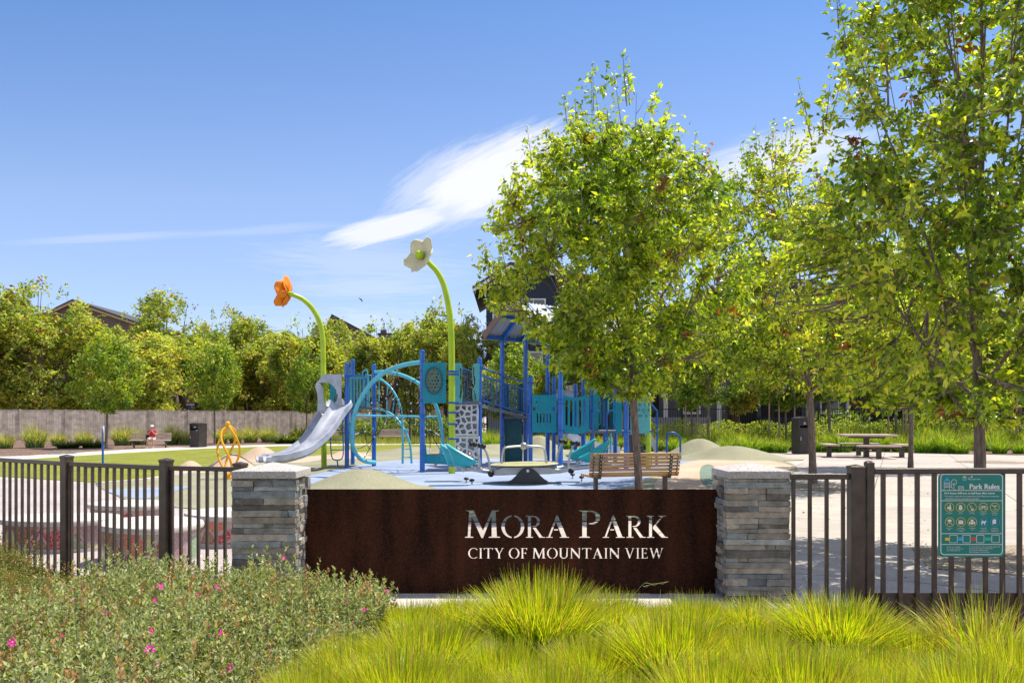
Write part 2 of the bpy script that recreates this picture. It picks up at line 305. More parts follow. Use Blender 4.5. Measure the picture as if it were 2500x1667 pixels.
MT = dict(
 concrete=paving('concrete', (.53,.47,.41), (.47,.42,.365), (.24,.21,.18), 2.4, 2.4, .014, 24, 0, stain=.17, shift=(.4, .9)),
 pavers=paving('pavers', (.50,.44,.42), (.44,.39,.37), (.25,.22,.20), .22, .11, .004, 20),
 curbc=mat('curb_concrete', (.55,.52,.48), .85, .1, 8, .2),
 soil=speckle('soil', (.16,.12,.085), (.07,.05,.035), (.30,.25,.2), 60, bump=.8),
 mulch=speckle('mulch', (.17,.105,.075), (.07,.04,.03), (.36,.25,.19), 22, bump=1),
 dg=speckle('tree_well_gravel', (.30,.24,.17), (.15,.11,.08), (.5,.42,.32), 45, bump=.6),
 sage=speckle('rubber_sage', (.275,.268,.175), (.20,.20,.125), (.36,.345,.23), 110, bump=.12),
 sage2=speckle('rubber_dark_sage', (.16,.22,.17), (.08,.13,.10), (.30,.36,.28), 110),
 blue=speckle('rubber_blue', (.27,.335,.46), (.21,.28,.40), (.34,.39,.50), 110, bump=.12),
 tan=speckle('rubber_tan', (.52,.38,.27), (.42,.30,.205), (.62,.47,.35), 110, bump=.12),
 iron=mat('bronze_fence_paint', (.066,.046,.035), .34, .25, 9, .05, 60, spec=.5),
 ironb=mat('black_fence_paint', (.018,.017,.018), .45, .2, 5),
 rust=None,
 cap=speckle('cast_stone', (.46,.43,.40), (.30,.28,.26), (.58,.55,.52), 130, .85, .15),
 stone=island('ledger_stone', [(0.266, 0.248, 0.216), (0.352, 0.319, 0.268), (0.192, 0.206, 0.201), (0.367, 0.311, 0.248), (0.268, 0.227, 0.181), (0.278, 0.296, 0.284), (0.241, 0.227, 0.191), (0.369, 0.366, 0.332), (0.15, 0.132, 0.112), (0.341, 0.297, 0.243), (0.428, 0.369, 0.298), (0.221, 0.24, 0.239)], splotch=(.45,.44,.42), var=.3, bump=.8),
 postblue=mat('blue_post_paint', (.004,.125,.50), .32, .16, 4, spec=.5, coat=.2),
 postblue2=mat('blue_rail_paint', (.008,.10,.38), .35, .12, 6),
 aqua=mat('aqua_tube_paint', (.10,.50,.62), .35, .08, 4, spec=.5),
 teal=mat('teal_panel_plastic', (.003,.26,.34), .45, .10, 9, .08, 90),
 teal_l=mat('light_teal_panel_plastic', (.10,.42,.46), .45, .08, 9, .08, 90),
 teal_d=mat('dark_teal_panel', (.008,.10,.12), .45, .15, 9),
 seat=mat('turquoise_seat_plastic', (.015,.36,.42), .35, .08, 5, spec=.5),
 lime=mat('lime_pole_paint', (.40,.56,.012), .35, .1, 3, spec=.5),
 cream=mat('cream_petal_paint', (.66,.62,.38), .4, .06, 5),
 orange=mat('orange_petal_paint', (.88,.25,.006), .4, .08, 5),
 yellow=mat('yellow_tube_paint', (.85,.42,.012), .38, .08, 5),
 slide=mat('grey_slide_plastic', (.42,.45,.52), .42, .2, 3, .05, 30),
 rock=mat('grey_climbing_wall', (.55,.56,.60), .6, .12, 5, .2, 40),
 deck=mat('grey_deck_mesh', (.13,.14,.16), .5, .15, 12),
 galv=mat('silver_metal', (.42,.43,.44), .38, .12, 5, metal=.7),
 disc=mat('pale_yellow_ring', (.46,.44,.20), .45, .08, 5),
 gun=mat('dark_grey_steel', (.05,.055,.06), .45, .15, 5),
 black=mat('black_plastic', (.015,.014,.015), .4, .2, 5),
 drum=mat('teal_grey_drum', (.10,.20,.19), .5, .1, 8),
 rope=mat('black_rope', (.02,.018,.018), .8, .2, 20),
 clamp=mat('clamp_metal', (.7,.7,.72), .4, .1, 5, metal=.5),
 bark=stretched('bark', (.09,.062,.048), (.26,.20,.165), (26, 26, 4), .9, 1.6, .9),
 barkd=stretched('dark_bark', (.05,.035,.028), (.15,.11,.09), (8, 8, 1.5), .9, 2, .8),
 stake=stretched('stake_wood', (.28,.20,.13), (.46,.35,.25), (20, 20, 1), .8),
 slat=stretched('bench_slat_wood', (.34,.18,.08), (.60,.36,.17), (1.2, 14, 14), .55, 2.4, .25),
 slatg=stretched('weathered_slat_wood', (.34,.26,.22), (.56,.45,.38), (1.2, 14, 14), .75, 2.4, .25),
 bronze=mat('bench_bronze_steel', (.075,.055,.042), .45, .15, 7),
 fencew=island('fence_boards', [(.50,.44,.36), (.55,.485,.40), (.46,.41,.33), (.52,.465,.38), (.58,.51,.42)], scale=3, var=.30, bump=.3, splotch=None),
 bin=mat('bin_steel', (.04,.034,.032), .45, .2, 4, .04),
 white=mat('white_paint', (.8,.8,.8), .5, .04, 5),
 signg=mat('sign_green', (.008,.22,.175), .35, .06, 3),
 ylw=mat('sign_yellow', (.8,.55,.04), .4, .05, 5),
 sblue=mat('sign_blue', (.03,.38,.72), .4, .05, 5),
 sred=mat('sign_red', (.65,.07,.04), .4, .05, 5),
 stealg=mat('sign_light_green', (.03,.45,.32), .4, .05, 5),
 roofd=stretched('dark_shingles', (.045,.045,.05), (.09,.09,.10), (3, 3, 3), .9, 3),
 metalr=mat('corrugated_metal', (.33,.36,.41), .6, .08, 3),
 brownp=mat('roof_fascia_brown', (.22,.13,.10), .5, .1, 4),
 leaf=foliage('pear_leaf', .55, (1.95, 2.0, .45), .32, .65), leafd=foliage('far_leaf', .45, (1.6,1.7,.5)), grass=foliage('grass_blade', .5, (1.5,1.5,.4), .4),
 shrub=foliage('shrub_leaf', .3, (1.4,1.6,.6), .55, .3), petal=foliage('petal', .35, (1.2,1,1.2), .5),
)
def rust_mat():
    m = bpy.data.materials.new('weathering_steel'); m.use_nodes = True; t = m.node_tree; b = t.nodes['Principled BSDF']
    tcn = N(t, 'ShaderNodeTexCoord'); n1 = N(t, 'ShaderNodeTexNoise'); n1.inputs['Scale'].default_value = 90; n1.inputs['Detail'].default_value = 6
    n2 = N(t, 'ShaderNodeTexNoise'); n2.inputs['Scale'].default_value = 2.2; n2.inputs['Detail'].default_value = 7
    mp = N(t, 'ShaderNodeMapping'); mp.inputs['Scale'].default_value = (3, 1, .6); L(t, tcn.outputs['Object'], mp.inputs[0]); L(t, mp.outputs[0], n2.inputs['Vector']); L(t, tcn.outputs['Object'], n1.inputs['Vector'])
    rp = N(t, 'ShaderNodeValToRGB'); rp.color_ramp.elements[0].position = .38; rp.color_ramp.elements[1].position = .66
    rp.color_ramp.elements[0].color = (.015,.0062,.0036,1); rp.color_ramp.elements[1].color = (.080,.026,.012,1)
    L(t, M_(t, 'ADD', M_(t, 'MULTIPLY', n1.outputs['Fac'], .5), M_(t, 'MULTIPLY', n2.outputs['Fac'], .5)), rp.inputs[0])
    L(t, rp.outputs[0], b.inputs['Base Color']); b.inputs['Roughness'].default_value = .85; b.inputs['Specular IOR Level'].default_value = .12
    bp = N(t, 'ShaderNodeBump'); bp.inputs['Strength'].default_value = .3; bp.inputs['Distance'].default_value = .004; L(t, n1.outputs['Fac'], bp.inputs['Height']); L(t, bp.outputs[0], b.inputs['Normal'])
    return m
MT['rust'] = rust_mat()
def lawn_mat():
    m = bpy.data.materials.new('lawn'); m.use_nodes = True; t = m.node_tree; b = t.nodes['Principled BSDF']
    tcn = N(t, 'ShaderNodeTexCoord'); col = None
    rp = N(t, 'ShaderNodeValToRGB'); e = rp.color_ramp.elements; e[0].position = .3; e[0].color = (.09,.12,.012,1); e[1].position = .72; e[1].color = (.35,.355,.07,1)
    n1 = N(t, 'ShaderNodeTexNoise'); n1.inputs['Scale'].default_value = 26; n1.inputs['Detail'].default_value = 8; L(t, tcn.outputs['Object'], n1.inputs['Vector'])
    n2 = N(t, 'ShaderNodeTexNoise'); n2.inputs['Scale'].default_value = 1.1; n2.inputs['Detail'].default_value = 5; L(t, tcn.outputs['Object'], n2.inputs['Vector'])
    L(t, M_(t, 'ADD', M_(t, 'MULTIPLY', n1.outputs['Fac'], .68), M_(t, 'MULTIPLY', n2.outputs['Fac'], .34)), rp.inputs[0]); L(t, rp.outputs[0], b.inputs['Base Color'])
    b.inputs['Roughness'].default_value = .9; b.inputs['Specular IOR Level'].default_value = .1
    bp = N(t, 'ShaderNodeBump'); bp.inputs['Strength'].default_value = .9; bp.inputs['Distance'].default_value = .05; L(t, n1.outputs['Fac'], bp.inputs['Height']); L(t, bp.outputs[0], b.inputs['Normal'])
    return m
MT['lawn'] = lawn_mat()
def mosaic_mat():
    m = bpy.data.materials.new('broken_tile_mosaic'); m.use_nodes = True; t = m.node_tree; b = t.nodes['Principled BSDF']
    tcn = N(t, 'ShaderNodeTexCoord')
    mp = N(t, 'ShaderNodeMapping'); mp.inputs['Scale'].default_value = (1, 1, .8); L(t, tcn.outputs['Object'], mp.inputs[0])
    big = N(t, 'ShaderNodeTexVoronoi'); big.inputs['Scale'].default_value = 4.2; L(t, mp.outputs[0], big.inputs['Vector'])
    sp = N(t, 'ShaderNodeSeparateColor'); L(t, big.outputs['Color'], sp.inputs[0])
    rp = N(t, 'ShaderNodeValToRGB'); rp.color_ramp.interpolation = 'CONSTANT'; e = rp.color_ramp.elements
    cols = [(.60,.16,.09), (.68,.45,.10), (.20,.33,.17), (.48,.02,.05), (.42,.33,.46), (.30,.12,.05), (.55,.28,.20), (.62,.55,.22), (.38,.22,.24)]
    while len(e) < len(cols): e.new(.5)
    for i, c in enumerate(cols): e[i].position = i/len(cols); e[i].color = (*c, 1)
    L(t, sp.outputs[0], rp.inputs[0])
    sm = N(t, 'ShaderNodeTexVoronoi', feature='DISTANCE_TO_EDGE'); sm.inputs['Scale'].default_value = 24; L(t, mp.outputs[0], sm.inputs['Vector'])
    be = N(t, 'ShaderNodeTexVoronoi', feature='DISTANCE_TO_EDGE'); be.inputs['Scale'].default_value = 4.2; L(t, mp.outputs[0], be.inputs['Vector'])
    g = M_(t, 'MAXIMUM', M_(t, 'LESS_THAN', sm.outputs['Distance'], .045), M_(t, 'LESS_THAN', be.outputs['Distance'], .03))
    mx = N(t, 'ShaderNodeMix', data_type='RGBA'); L(t, g, mx.inputs[0]); L(t, rp.outputs[0], mx.inputs[6]); mx.inputs[7].default_value = (.42,.37,.36,1)
    L(t, mx.outputs[2], b.inputs['Base Color']); b.inputs['Roughness'].default_value = .3
    return m
MT['mosaic'] = mosaic_mat()
def siding(name, c):
    m = mat(name, c, .7, .06, 2); t = m.node_tree; b = t.nodes['Principled BSDF']
    tcn = N(t, 'ShaderNodeTexCoord'); sx = N(t, 'ShaderNodeSeparateXYZ'); L(t, tcn.outputs['Object'], sx.inputs[0])
    fr = M_(t, 'FRACT', M_(t, 'MULTIPLY', sx.outputs[2], 5.5)); bp = N(t, 'ShaderNodeBump'); bp.inputs['Distance'].default_value = .04; L(t, fr, bp.inputs['Height']); L(t, bp.outputs[0], b.inputs['Normal'])
    return m
MT['sid_blue'] = siding('dark_blue_siding', (.03,.042,.075)); MT['sid_grey'] = siding('grey_siding', (.13,.15,.18)); MT['sid_lt'] = siding('pale_blue_siding', (.42,.46,.55))
MT['stucco_t'] = mat('tan_stucco', (.50,.34,.17), .9, .08, 3, .1, 60); MT['stucco_b'] = mat('brown_stucco', (.16,.12,.105), .9, .08, 3, .1, 60); MT['stucco_p'] = mat('pinkish_stucco', (.33,.24,.21), .9, .08, 3)
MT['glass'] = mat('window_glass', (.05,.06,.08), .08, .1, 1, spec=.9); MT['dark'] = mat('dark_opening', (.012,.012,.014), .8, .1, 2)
# ------------------------------------------------------------ the ground
def sheet(name, poly, z, m, label=None):
    bm = bmesh.new(); vs = [bm.verts.new((p[0], p[1], z)) for p in poly]; f = bm.faces.new(vs)
    bmesh.ops.triangulate(bm, faces=[f]); bmesh.ops.recalc_face_normals(bm, faces=bm.faces)
    me = bpy.data.meshes.new(name); bm.to_mesh(me); bm.free()
    if me.polygons and me.polygons[0].normal.z < 0: me.flip_normals()
    return tag(link(name, me, m), kind='structure')
def gp(pts): return [G(x, y) for x, y in pts]
def sm_poly(pts, n=6):
    P = [Vector(p) for p in pts]; m = len(P); out = []
    for i in range(m):
        a, b, c, d = P[(i-1) % m], P[i], P[(i+1) % m], P[(i+2) % m]
        for k in range(n):
            t = k/n; out.append(.5*((2*b)+(c-a)*t+(2*a-5*b+4*c-d)*t*t+(3*b-a-3*c+d)*t**3))
    return out
g = MB()
rows = [(-60, -.10), (7.0, -.10), (7.9, 0), (120, 0), (1500, 0)]
for (ya, za), (yb, zb) in zip(rows, rows[1:]): g.add([(-900, ya, za), (900, ya, za), (900, yb, zb), (-900, yb, zb)], [(0, 1, 2, 3)])
tag(g.build('ground', MT['concrete']), kind='structure')
sheet('planter_soil', [(-12, -3, 0), (9, -3, 0), (9, 5.95, 0), (2.12, 5.95, 0), (2.12, 6.36, 0), (-1.62, 6.36, 0), (-1.62, 6.5, 0), (-2.3, 7.0, 0), (-3, 7.25, 0), (-4.1, 7.9, 0), (-6, 9.7, 0), (-12, 16, 0)], -.0, MT['soil'])
pv = [(-11, 9.8), (-5.6, 9.4), (-4.1, 7.98), (-3, 7.3), (-2.2, 7.05), (-1.65, 7.6), (-1.7, 10), (-1.9, 14.6)]
sheet('brick_paving', [(-12, 15.8, 0), (-6, 9.75, 0), (-4.1, 7.95, 0), (-3, 7.95, 0), (-1.6, 7.95, 0), (-1.6, 12.4, 0), (-4.3, 14.0, 0), (-6.5, 15.2, 0), (-9, 19, 0), (-13, 21, 0)], .004, MT['pavers'])
sheet('mulch_bed', gp([(-900, 1140), (60, 1112), (250, 1101), (400, 1093), (670, 1085), (1000, 1082), (1300, 1086), (1300, 1056), (900, 1054), (-900, 1056)]), .004, MT['mulch'])
sheet('footpath', gp([(-900, 1168), (-900, 1144), (60, 1113), (250, 1101), (400, 1092.6), (670, 1085), (1000, 1082), (1300, 1085), (1300, 1089), (1000, 1085), (680, 1089), (500, 1095), (300, 1106), (80, 1120)]), .008, MT['curbc'])
sheet('lawn', gp([(-900, 1168), (80, 1120), (300, 1106), (500, 1095), (680, 1089), (1000, 1085), (1300, 1089), (1290, 1098), (1050, 1099), (900, 1104), (800, 1111), (700, 1120), (620, 1132), (520, 1146), (420, 1160), (353, 1170), (238, 1178), (0, 1163), (-300, 1150), (-900, 1200)]), .012, MT['lawn'])
sheet('rubber_surface', sm_poly(gp([(238, 1182), (270, 1203), (330, 1228), (430, 1240), (600, 1250), (900, 1268), (1300, 1275), (1650, 1262), (1780, 1222), (1860, 1184), (1925, 1160), (1947, 1144), (1925, 1129), (1880, 1120), (1780, 1108), (1640, 1100), (1500, 1096), (1300, 1096), (1050, 1101), (900, 1106), (800, 1113), (700, 1122), (620, 1134), (520, 1148), (420, 1162), (330, 1173)])), .016, MT['sage'])
edge = [G(x, y, .02) for x, y in [(238, 1181), (353, 1171.5), (420, 1161), (520, 1147), (620, 1133), (700, 1121), (800, 1112), (900, 1105), (1050, 1100), (1290, 1097.5)]]
cb = MB()
for a, b in zip(edge, edge[1:]): cb.beam(a, b, .13, .07)
tag(cb.build('lawn_curb', MT['curbc']), kind='structure')
sheet('blue_surface', sm_poly(gp([(660, 1212), (705, 1186), (765, 1160), (850, 1142), (930, 1128), (1050, 1121), (1200, 1120), (1400, 1123), (1540, 1128), (1620, 1130), (1705, 1125), (1668, 1134), (1610, 1150), (1565, 1178), (1500, 1196), (1300, 1216), (900, 1220)])), .02, MT['blue'])
sheet('small_blue_surface', sm_poly(gp([(262, 1200), (330, 1194), (400, 1191), (470, 1187), (440, 1197), (390, 1213), (330, 1219)])), .02, MT['blue'])
sheet('tan_surface', sm_poly(gp([(1606, 1198), (1612, 1165), (1650, 1140), (1700, 1125), (1760, 1120), (1840, 1122), (1900, 1129), (1940, 1143), (1905, 1155), (1830, 1178), (1740, 1205)])), .024, MT['tan'])
sheet('tan_strip_surface', sm_poly(gp([(690, 1128), (740, 1118), (830, 1109), (930, 1105), (880, 1113), (800, 1121), (740, 1130)])), .02, MT['tan'])
sheet('dark_sage_patch', [Vector((p[0], p[1], 0)) for p in sm_poly(gp([(1708, 1160), (1714, 1140), (1735, 1136), (1765, 1160), (1745, 1190), (1720, 1188)]))], .028, MT['sage2'])
def mound(px, py, rx, ry, h, m, rot=0, two=None):
    c = G(px, py); n, k = 40, 16; vs = [(0, 0, h)]; fs = []
    for i in range(1, k+1):
        t = i/k
        for j in range(n):
            a = 2*math.pi*j/n; x = rx*t*math.cos(a); y = ry*t*math.sin(a)
            vs.append((x*math.cos(rot)-y*math.sin(rot), x*math.sin(rot)+y*math.cos(rot), h*(.5+.5*math.cos(math.pi*t))**1.0*(1+.03*math.sin(3*a))-.002*i/k))
    fs += [(0, 1+j, 1+(j+1) % n) for j in range(n)]
    fs += [(1+(i-1)*n+j, 1+i*n+j, 1+i*n+(j+1) % n, 1+(i-1)*n+(j+1) % n) for i in range(1, k) for j in range(n)]
    mb = MB(); mb.add(vs, fs); o = mb.build('mound', m, smooth=True); o.location = (c.x, c.y, .02); tag(o, kind='structure')
mound(884, 1194, 1.6, 1.2, .40, MT['sage']); mound(1709, 1116, 1.75, 1.4, .68, MT['sage']); mound(1788, 1121, 2.5, 1.3, .46, MT['sage'], -.15)
mound(566, 1147, .95, .8, .45, MT['tan']); mound(636, 1126, 1.1, .9, .48, MT['tan']); mound(464, 1153, .6, .6, .30, MT['tan'])
mound(1315, 1106, 1.5, 1.2, .72, MT['sage']); mound(850, 1118, 1.1, .9, .28, MT['tan']); mound(1120, 1108, 2.4, 1.4, .38, MT['sage']); mound(1210, 1101, 2.2, 1.2, .3, MT['sage'])
mound(1010, 1106, 2.2, 1.4, .25, MT['sage'])
def disc_sheet(name, px, py, r, z, m, irr=.12):
    c = G(px, py); rnd = random.Random(px); sheet(name, [(c.x+r*math.cos(a*.209)*(1+rnd.uniform(-irr, irr)), c.y+r*math.sin(a*.209)*(1+rnd.uniform(-irr, irr)), 0) for a in range(30)], z, m)
sheet('tree_well', [(4.15, 8.55, 0), (4.6, 9.9, 0), (7.5, 10.4, 0), (7.8, 8.3, 0), (5.4, 7.95, 0)], .006, MT['dg'])
disc_sheet('tree_well', 1990, 1190, .95, .006, MT['dg'], .06); disc_sheet('tree_well', 2223, 1145, .8, .006, MT['dg'], .06)
disc_sheet('tree_well', 1561, 1238, .8, .02, MT['dg'], .04); disc_sheet('tree_well', 2420, 1128, 1.1, .006, MT['dg'], .06)
sheet('far_planting_soil', gp([(1300, 1092), (1500, 1093), (1640, 1097), (1850, 1104), (2060, 1102), (2250, 1105), (2520, 1112), (3300, 1135), (3300, 1050), (1300, 1050)]), .008, MT['mulch'])
# concrete slab under the sign
sb = MB(); sb.box(-2.15, 2.10, 6.36, 7.25, -.2, .10, ch=.01); tag(sb.build('concrete_footing', MT['curbc']), kind='structure')

# ------------------------------------------------------------ stone pillars and the cut-out sign
def pillar(cx_, label, seed):
    rnd = random.Random(seed); t = thing('stone_pillar', label, 'stone pillar', (cx_, 6.745, -.12), 0, 'stone pillars holding the sign')
    mb = MB(); hw = .236; z = 0
    mb.box(-hw+.03, hw-.03, -hw+.03, hw-.03, 0, 1.155)
    def stone(x0, x1, y0, y1, z0, z1):
        bm = bmesh.new(); bmesh.ops.create_cube(bm, size=1)
        for q in bm.verts: q.co = ((q.co.x+.5)*(x1-x0)+x0, (q.co.y+.5)*(y1-y0)+y0, (q.co.z+.5)*(z1-z0)+z0)
        long = [e for e in bm.edges if (e.verts[0].co-e.verts[1].co).length > .07]
        bmesh.ops.subdivide_edges(bm, edges=long, cuts=3, use_grid_fill=True)
        for q in bm.verts: q.co += Vector((rnd.uniform(-.004, .004), rnd.uniform(-.005, .005), rnd.uniform(-.0022, .0022)))
        bm.verts.index_update(); mb.add([q.co.copy() for q in bm.verts], [[q.index for q in f.verts] for f in bm.faces]); bm.free()
    while z < 1.155:
        h = min(rnd.choice([.034, .04, .045, .05, .055]), 1.158-z)
        if h < .02: break
        for sgn in (-1, 1):       # front and back rows
            x = -hw; cuts = sorted(rnd.sample([-.15, -.08, 0, .06, .13, .18], rnd.choice([0, 1, 1, 2])))
            for c in cuts+[hw]:
                o = rnd.uniform(-.010, .012)
                xa = x-(rnd.uniform(0, .014) if x == -hw else 0); xb = c+(rnd.uniform(0, .014) if c == hw else 0)
                if sgn < 0: stone(xa+.0015, xb-.0015, -hw-o, -hw+.09, z+.0015, z+h-.0015)
                else: stone(xa+.0015, xb-.0015, hw-.09, hw+o, z+.0015, z+h-.0015)
                x = c
        for sgn in (-1, 1):       # side rows between them, rougher
            y = -hw+.092; cuts = rnd.choice([[], [.0], [-.05, .08], [.05]])
            for c in cuts+[hw-.092]:
                o = rnd.uniform(-.018, .022)
                if sgn < 0: stone(-hw-o, -hw+.09, y+.001, c-.001, z+.0015, z+h-.0015)
                else: stone(hw-.09, hw+o, y+.001, c-.001, z+.0015, z+h-.0015)
                y = c
        z += h
    mb.build('stonework', MT['stone'], t)
    c = MB(); s = .245; vs = [(-s,-s,1.16),(s,-s,1.16),(s,s,1.16),(-s,s,1.16),(-s,-s,1.218),(s,-s,1.218),(s,s,1.218),(-s,s,1.218),(0,0,1.275)]
    c.add(vs, [(0,3,2,1),(0,1,5,4),(1,2,6,5),(2,3,7,6),(3,0,4,7),(4,5,8),(5,6,8),(6,7,8),(7,4,8)])
    o = c.build('capstone', MT['cap'], t); bv = o.modifiers.new('b', 'BEVEL'); bv.width = .006; bv.segments = 2
    return t
pillar(-1.878, 'grey stacked stone pillar with pale cap at the left end of the rusty sign, beside the railings', 3)
pillar(1.866, 'grey stacked stone pillar with pale cap at the right end of the rusty sign, beside the gate', 8)

def arcp(cx_, cy, rx, ry, a0, a1, n=14): return [(cx_+rx*math.cos(R(a0+(a1-a0)*k/n)), cy+ry*math.sin(R(a0+(a1-a0)*k/n))) for k in range(n+1)]
S1, S2 = .035, .05
PB = [(0,0),(.32,0),(.32,S1),(.22,S2),(.22,.44),(.22,.95)]
def bowl(): return [(0,0),(.32,0),(.32,S1),(.225,S2),(.225,.93)]+[(.3,.94)]+arcp(.34,.735,.16,.20,85,-80)+[(.27,.535),(.27,.49)]+arcp(.34,.735,.29,.255,-80,90)+[(0,1),(0,1-S1),(.09,1-S2),(.09,S2),(0,S1)]
GL = {
 'M': (1.17, [[(0,0),(.28,0),(.28,S1),(.18,S2),(.225,.76),(.55,-.01),(.60,-.01),(.885,.78),(.89,S2),(.79,S1),(.79,0),(1.17,0),(1.17,S1),(1.06,S2),(1.02,.95),(1.13,.965),(1.13,1),(.90,1),(.60,.26),(.29,1),(.04,1),(.04,.965),(.14,.95),(.095,S2),(0,S1)]]),
 'O': (.92, [arcp(.46,.5,.46,.52,-84,84)+arcp(.46,.5,.325,.46,81,-81), arcp(.46,.5,.46,.52,96,264)+arcp(.46,.5,.325,.46,261,99)]),
 'P': (.66, [bowl()]),
 'R': (.86, [bowl(), [(.30,.45),(.44,.46),(.73,S2),(.86,S1),(.86,0),(.60,0)]]),
 'A': (.90, [[(0,0),(.27,0),(.27,S1),(.17,S2),(.40,.74),(.63,S2),(.55,S1),(.55,0),(.92,0),(.92,S1),(.82,S2),(.47,1.01),(.41,1.01),(.09,S2),(0,S1)], [(.31,.33),(.49,.33),(.475,.39),(.33,.39)]]),
 'K': (.88, [[(0,0),(.31,0),(.31,S1),(.22,S2),(.22,.95),(.31,1-S1),(.31,1),(0,1),(0,1-S1),(.09,.95),(.09,S2),(0,S1)], [(.245,.48),(.58,.95),(.48,1-S1),(.48,1),(.80,1),(.80,1-S1),(.68,.95),(.38,.56),(.76,S2),(.88,S1),(.88,0),(.62,0),(.245,.42)]]),
 'C': (.82, [arcp(.47,.5,.47,.52,48,312)+[(.80,.08),(.80,.16)]+arcp(.47,.5,.335,.46,305,55)+[(.74,.80),(.79,.80),(.80,.92)]]),
 'I': (.32, [[(0,0),(.32,0),(.32,S1),(.225,S2),(.225,.95),(.32,1-S1),(.32,1),(0,1),(0,1-S1),(.095,.95),(.095,S2),(0,S1)]]),
 'T': (.80, [[(.25,0),(.55,0),(.55,S1),(.465,S2),(.465,.94),(.72,.94),(.75,.82),(.79,.82),(.80,1),(0,1),(.01,.82),(.05,.82),(.08,.94),(.335,.94),(.335,S2),(.25,S1)]]),
 'Y': (.84, [[(.28,0),(.58,0),(.58,S1),(.49,S2),(.49,.43),(.76,.95),(.84,1-S1),(.84,1),(.60,1),(.60,1-S1),(.69,.95),(.46,.50),(.24,.95),(.32,1-S1),(.32,1),(0,1),(0,1-S1),(.08,.95),(.36,.43),(.36,S2),(.28,S1)]]),
 'F': (.58, [[(0,0),(.32,0),(.32,S1),(.22,S2),(.22,.94),(.48,.94),(.51,.80),(.55,.80),(.56,1),(0,1),(0,1-S1),(.09,.95),(.09,S2),(0,S1)], [(.26,.48),(.41,.48),(.42,.40),(.46,.40),(.46,.62),(.42,.62),(.41,.54),(.26,.54)]]),
 'E': (.62, [[(0,0),(.58,0),(.62,.2),(.58,.2),(.51,.06),(.22,.06),(.22,.94),(.48,.94),(.51,.80),(.55,.80),(.56,1),(0,1),(0,1-S1),(.09,.95),(.09,S2),(0,S1)], [(.26,.48),(.42,.48),(.43,.40),(.47,.40),(.47,.62),(.43,.62),(.42,.54),(.26,.54)]]),
 'U': (.86, [[(0,1),(.32,1),(.32,1-S1),(.225,.95)]+[(.225,.34)]+arcp(.43,.30,.205,.23,180,345,10)+[(.68,.95),(.59,1-S1),(.59,1),(.86,1),(.86,1-S1),(.76,.95)]+arcp(.42,.28,.335,.30,0,-180,12)+[(.085,.95),(0,1-S1)]]),
 'N': (.94, [[(0,0),(.26,0),(.26,S1),(.175,S2),(.175,.76),(.78,-.02),(.84,-.02),(.85,.95),(.94,1-S1),(.94,1),(.68,1),(.68,1-S1),(.765,.95),(.765,.26),(.20,1),(0,1),(0,1-S1),(.09,.95),(.09,S2),(0,S1)]]),
 'V': (.86, [[(0,1),(.31,1),(.31,1-S1),(.215,.95),(.455,.24),(.68,.95),(.59,1-S1),(.59,1),(.86,1),(.86,1-S1),(.76,.95),(.44,-.01),(.39,-.01),(.09,.95),(0,1-S1)]]),
 'W': (1.24, [[(0,1),(.30,1),(.30,1-S1),(.21,.95),(.41,.26),(.60,.99),(.70,.99),(.89,.26),(1.07,.95),(.99,1-S1),(.99,1),(1.24,1),(1.24,1-S1),(1.15,.95),(.87,-.01),(.82,-.01),(.62,.72),(.39,-.01),(.34,-.01),(.085,.95),(0,1-S1)]]),
}
PD = 6.85
def sx_(px): return (px-1250)/F*PD
def sz_(py): return EYE+(HZ-py)/F*PD
holes = []
def put(ch, x0, x1, yb, yt):
    wd, pcs = GL[ch]
    for pc in pcs: holes.append([(sx_(x0+(x1-x0)*x/wd), sz_(yb)+(sz_(yt)-sz_(yb))*y) for x, y in pc])
for ch, x0, x1, yt in [('M',1135,1221,1245),('O',1224,1280,1258),('R',1284,1331,1258),('A',1333,1388,1258),('P',1414,1468,1245),('A',1471,1524,1258),('R',1529,1577,1258),('K',1579,1631,1258)]:
    put(ch, x0, x1, 1312, yt)
txt = 'CITY OF MOUNTAIN VIEW'; tot = sum((GL[c][0]+.10) if c != ' ' else .32 for c in txt)-.10; k = (1620-1143)/tot; x = 1143
for c in txt:
    if c == ' ': x += .32*k; continue
    put(c, x, x+GL[c][0]*k, 1362.5, 1337); x += (GL[c][0]+.10)*k
sg = thing('park_sign', 'long rusty steel sign panel with park name cut through it between two stone pillars', 'sign', (0, PD, 0))
me = plate([(-1.645, .103), (1.632, .103), (1.632, .933), (-1.645, .933)], holes, .0127, 'sign_panel'); link('sign_panel', me, MT['rust'], sg)
for xx in (-1.2, -.4, .4, 1.2): br = MB(); br.box(xx-.02, xx+.02, .008, .05, .10, .30); br.build('mounting_bracket', MT['rust'], sg)

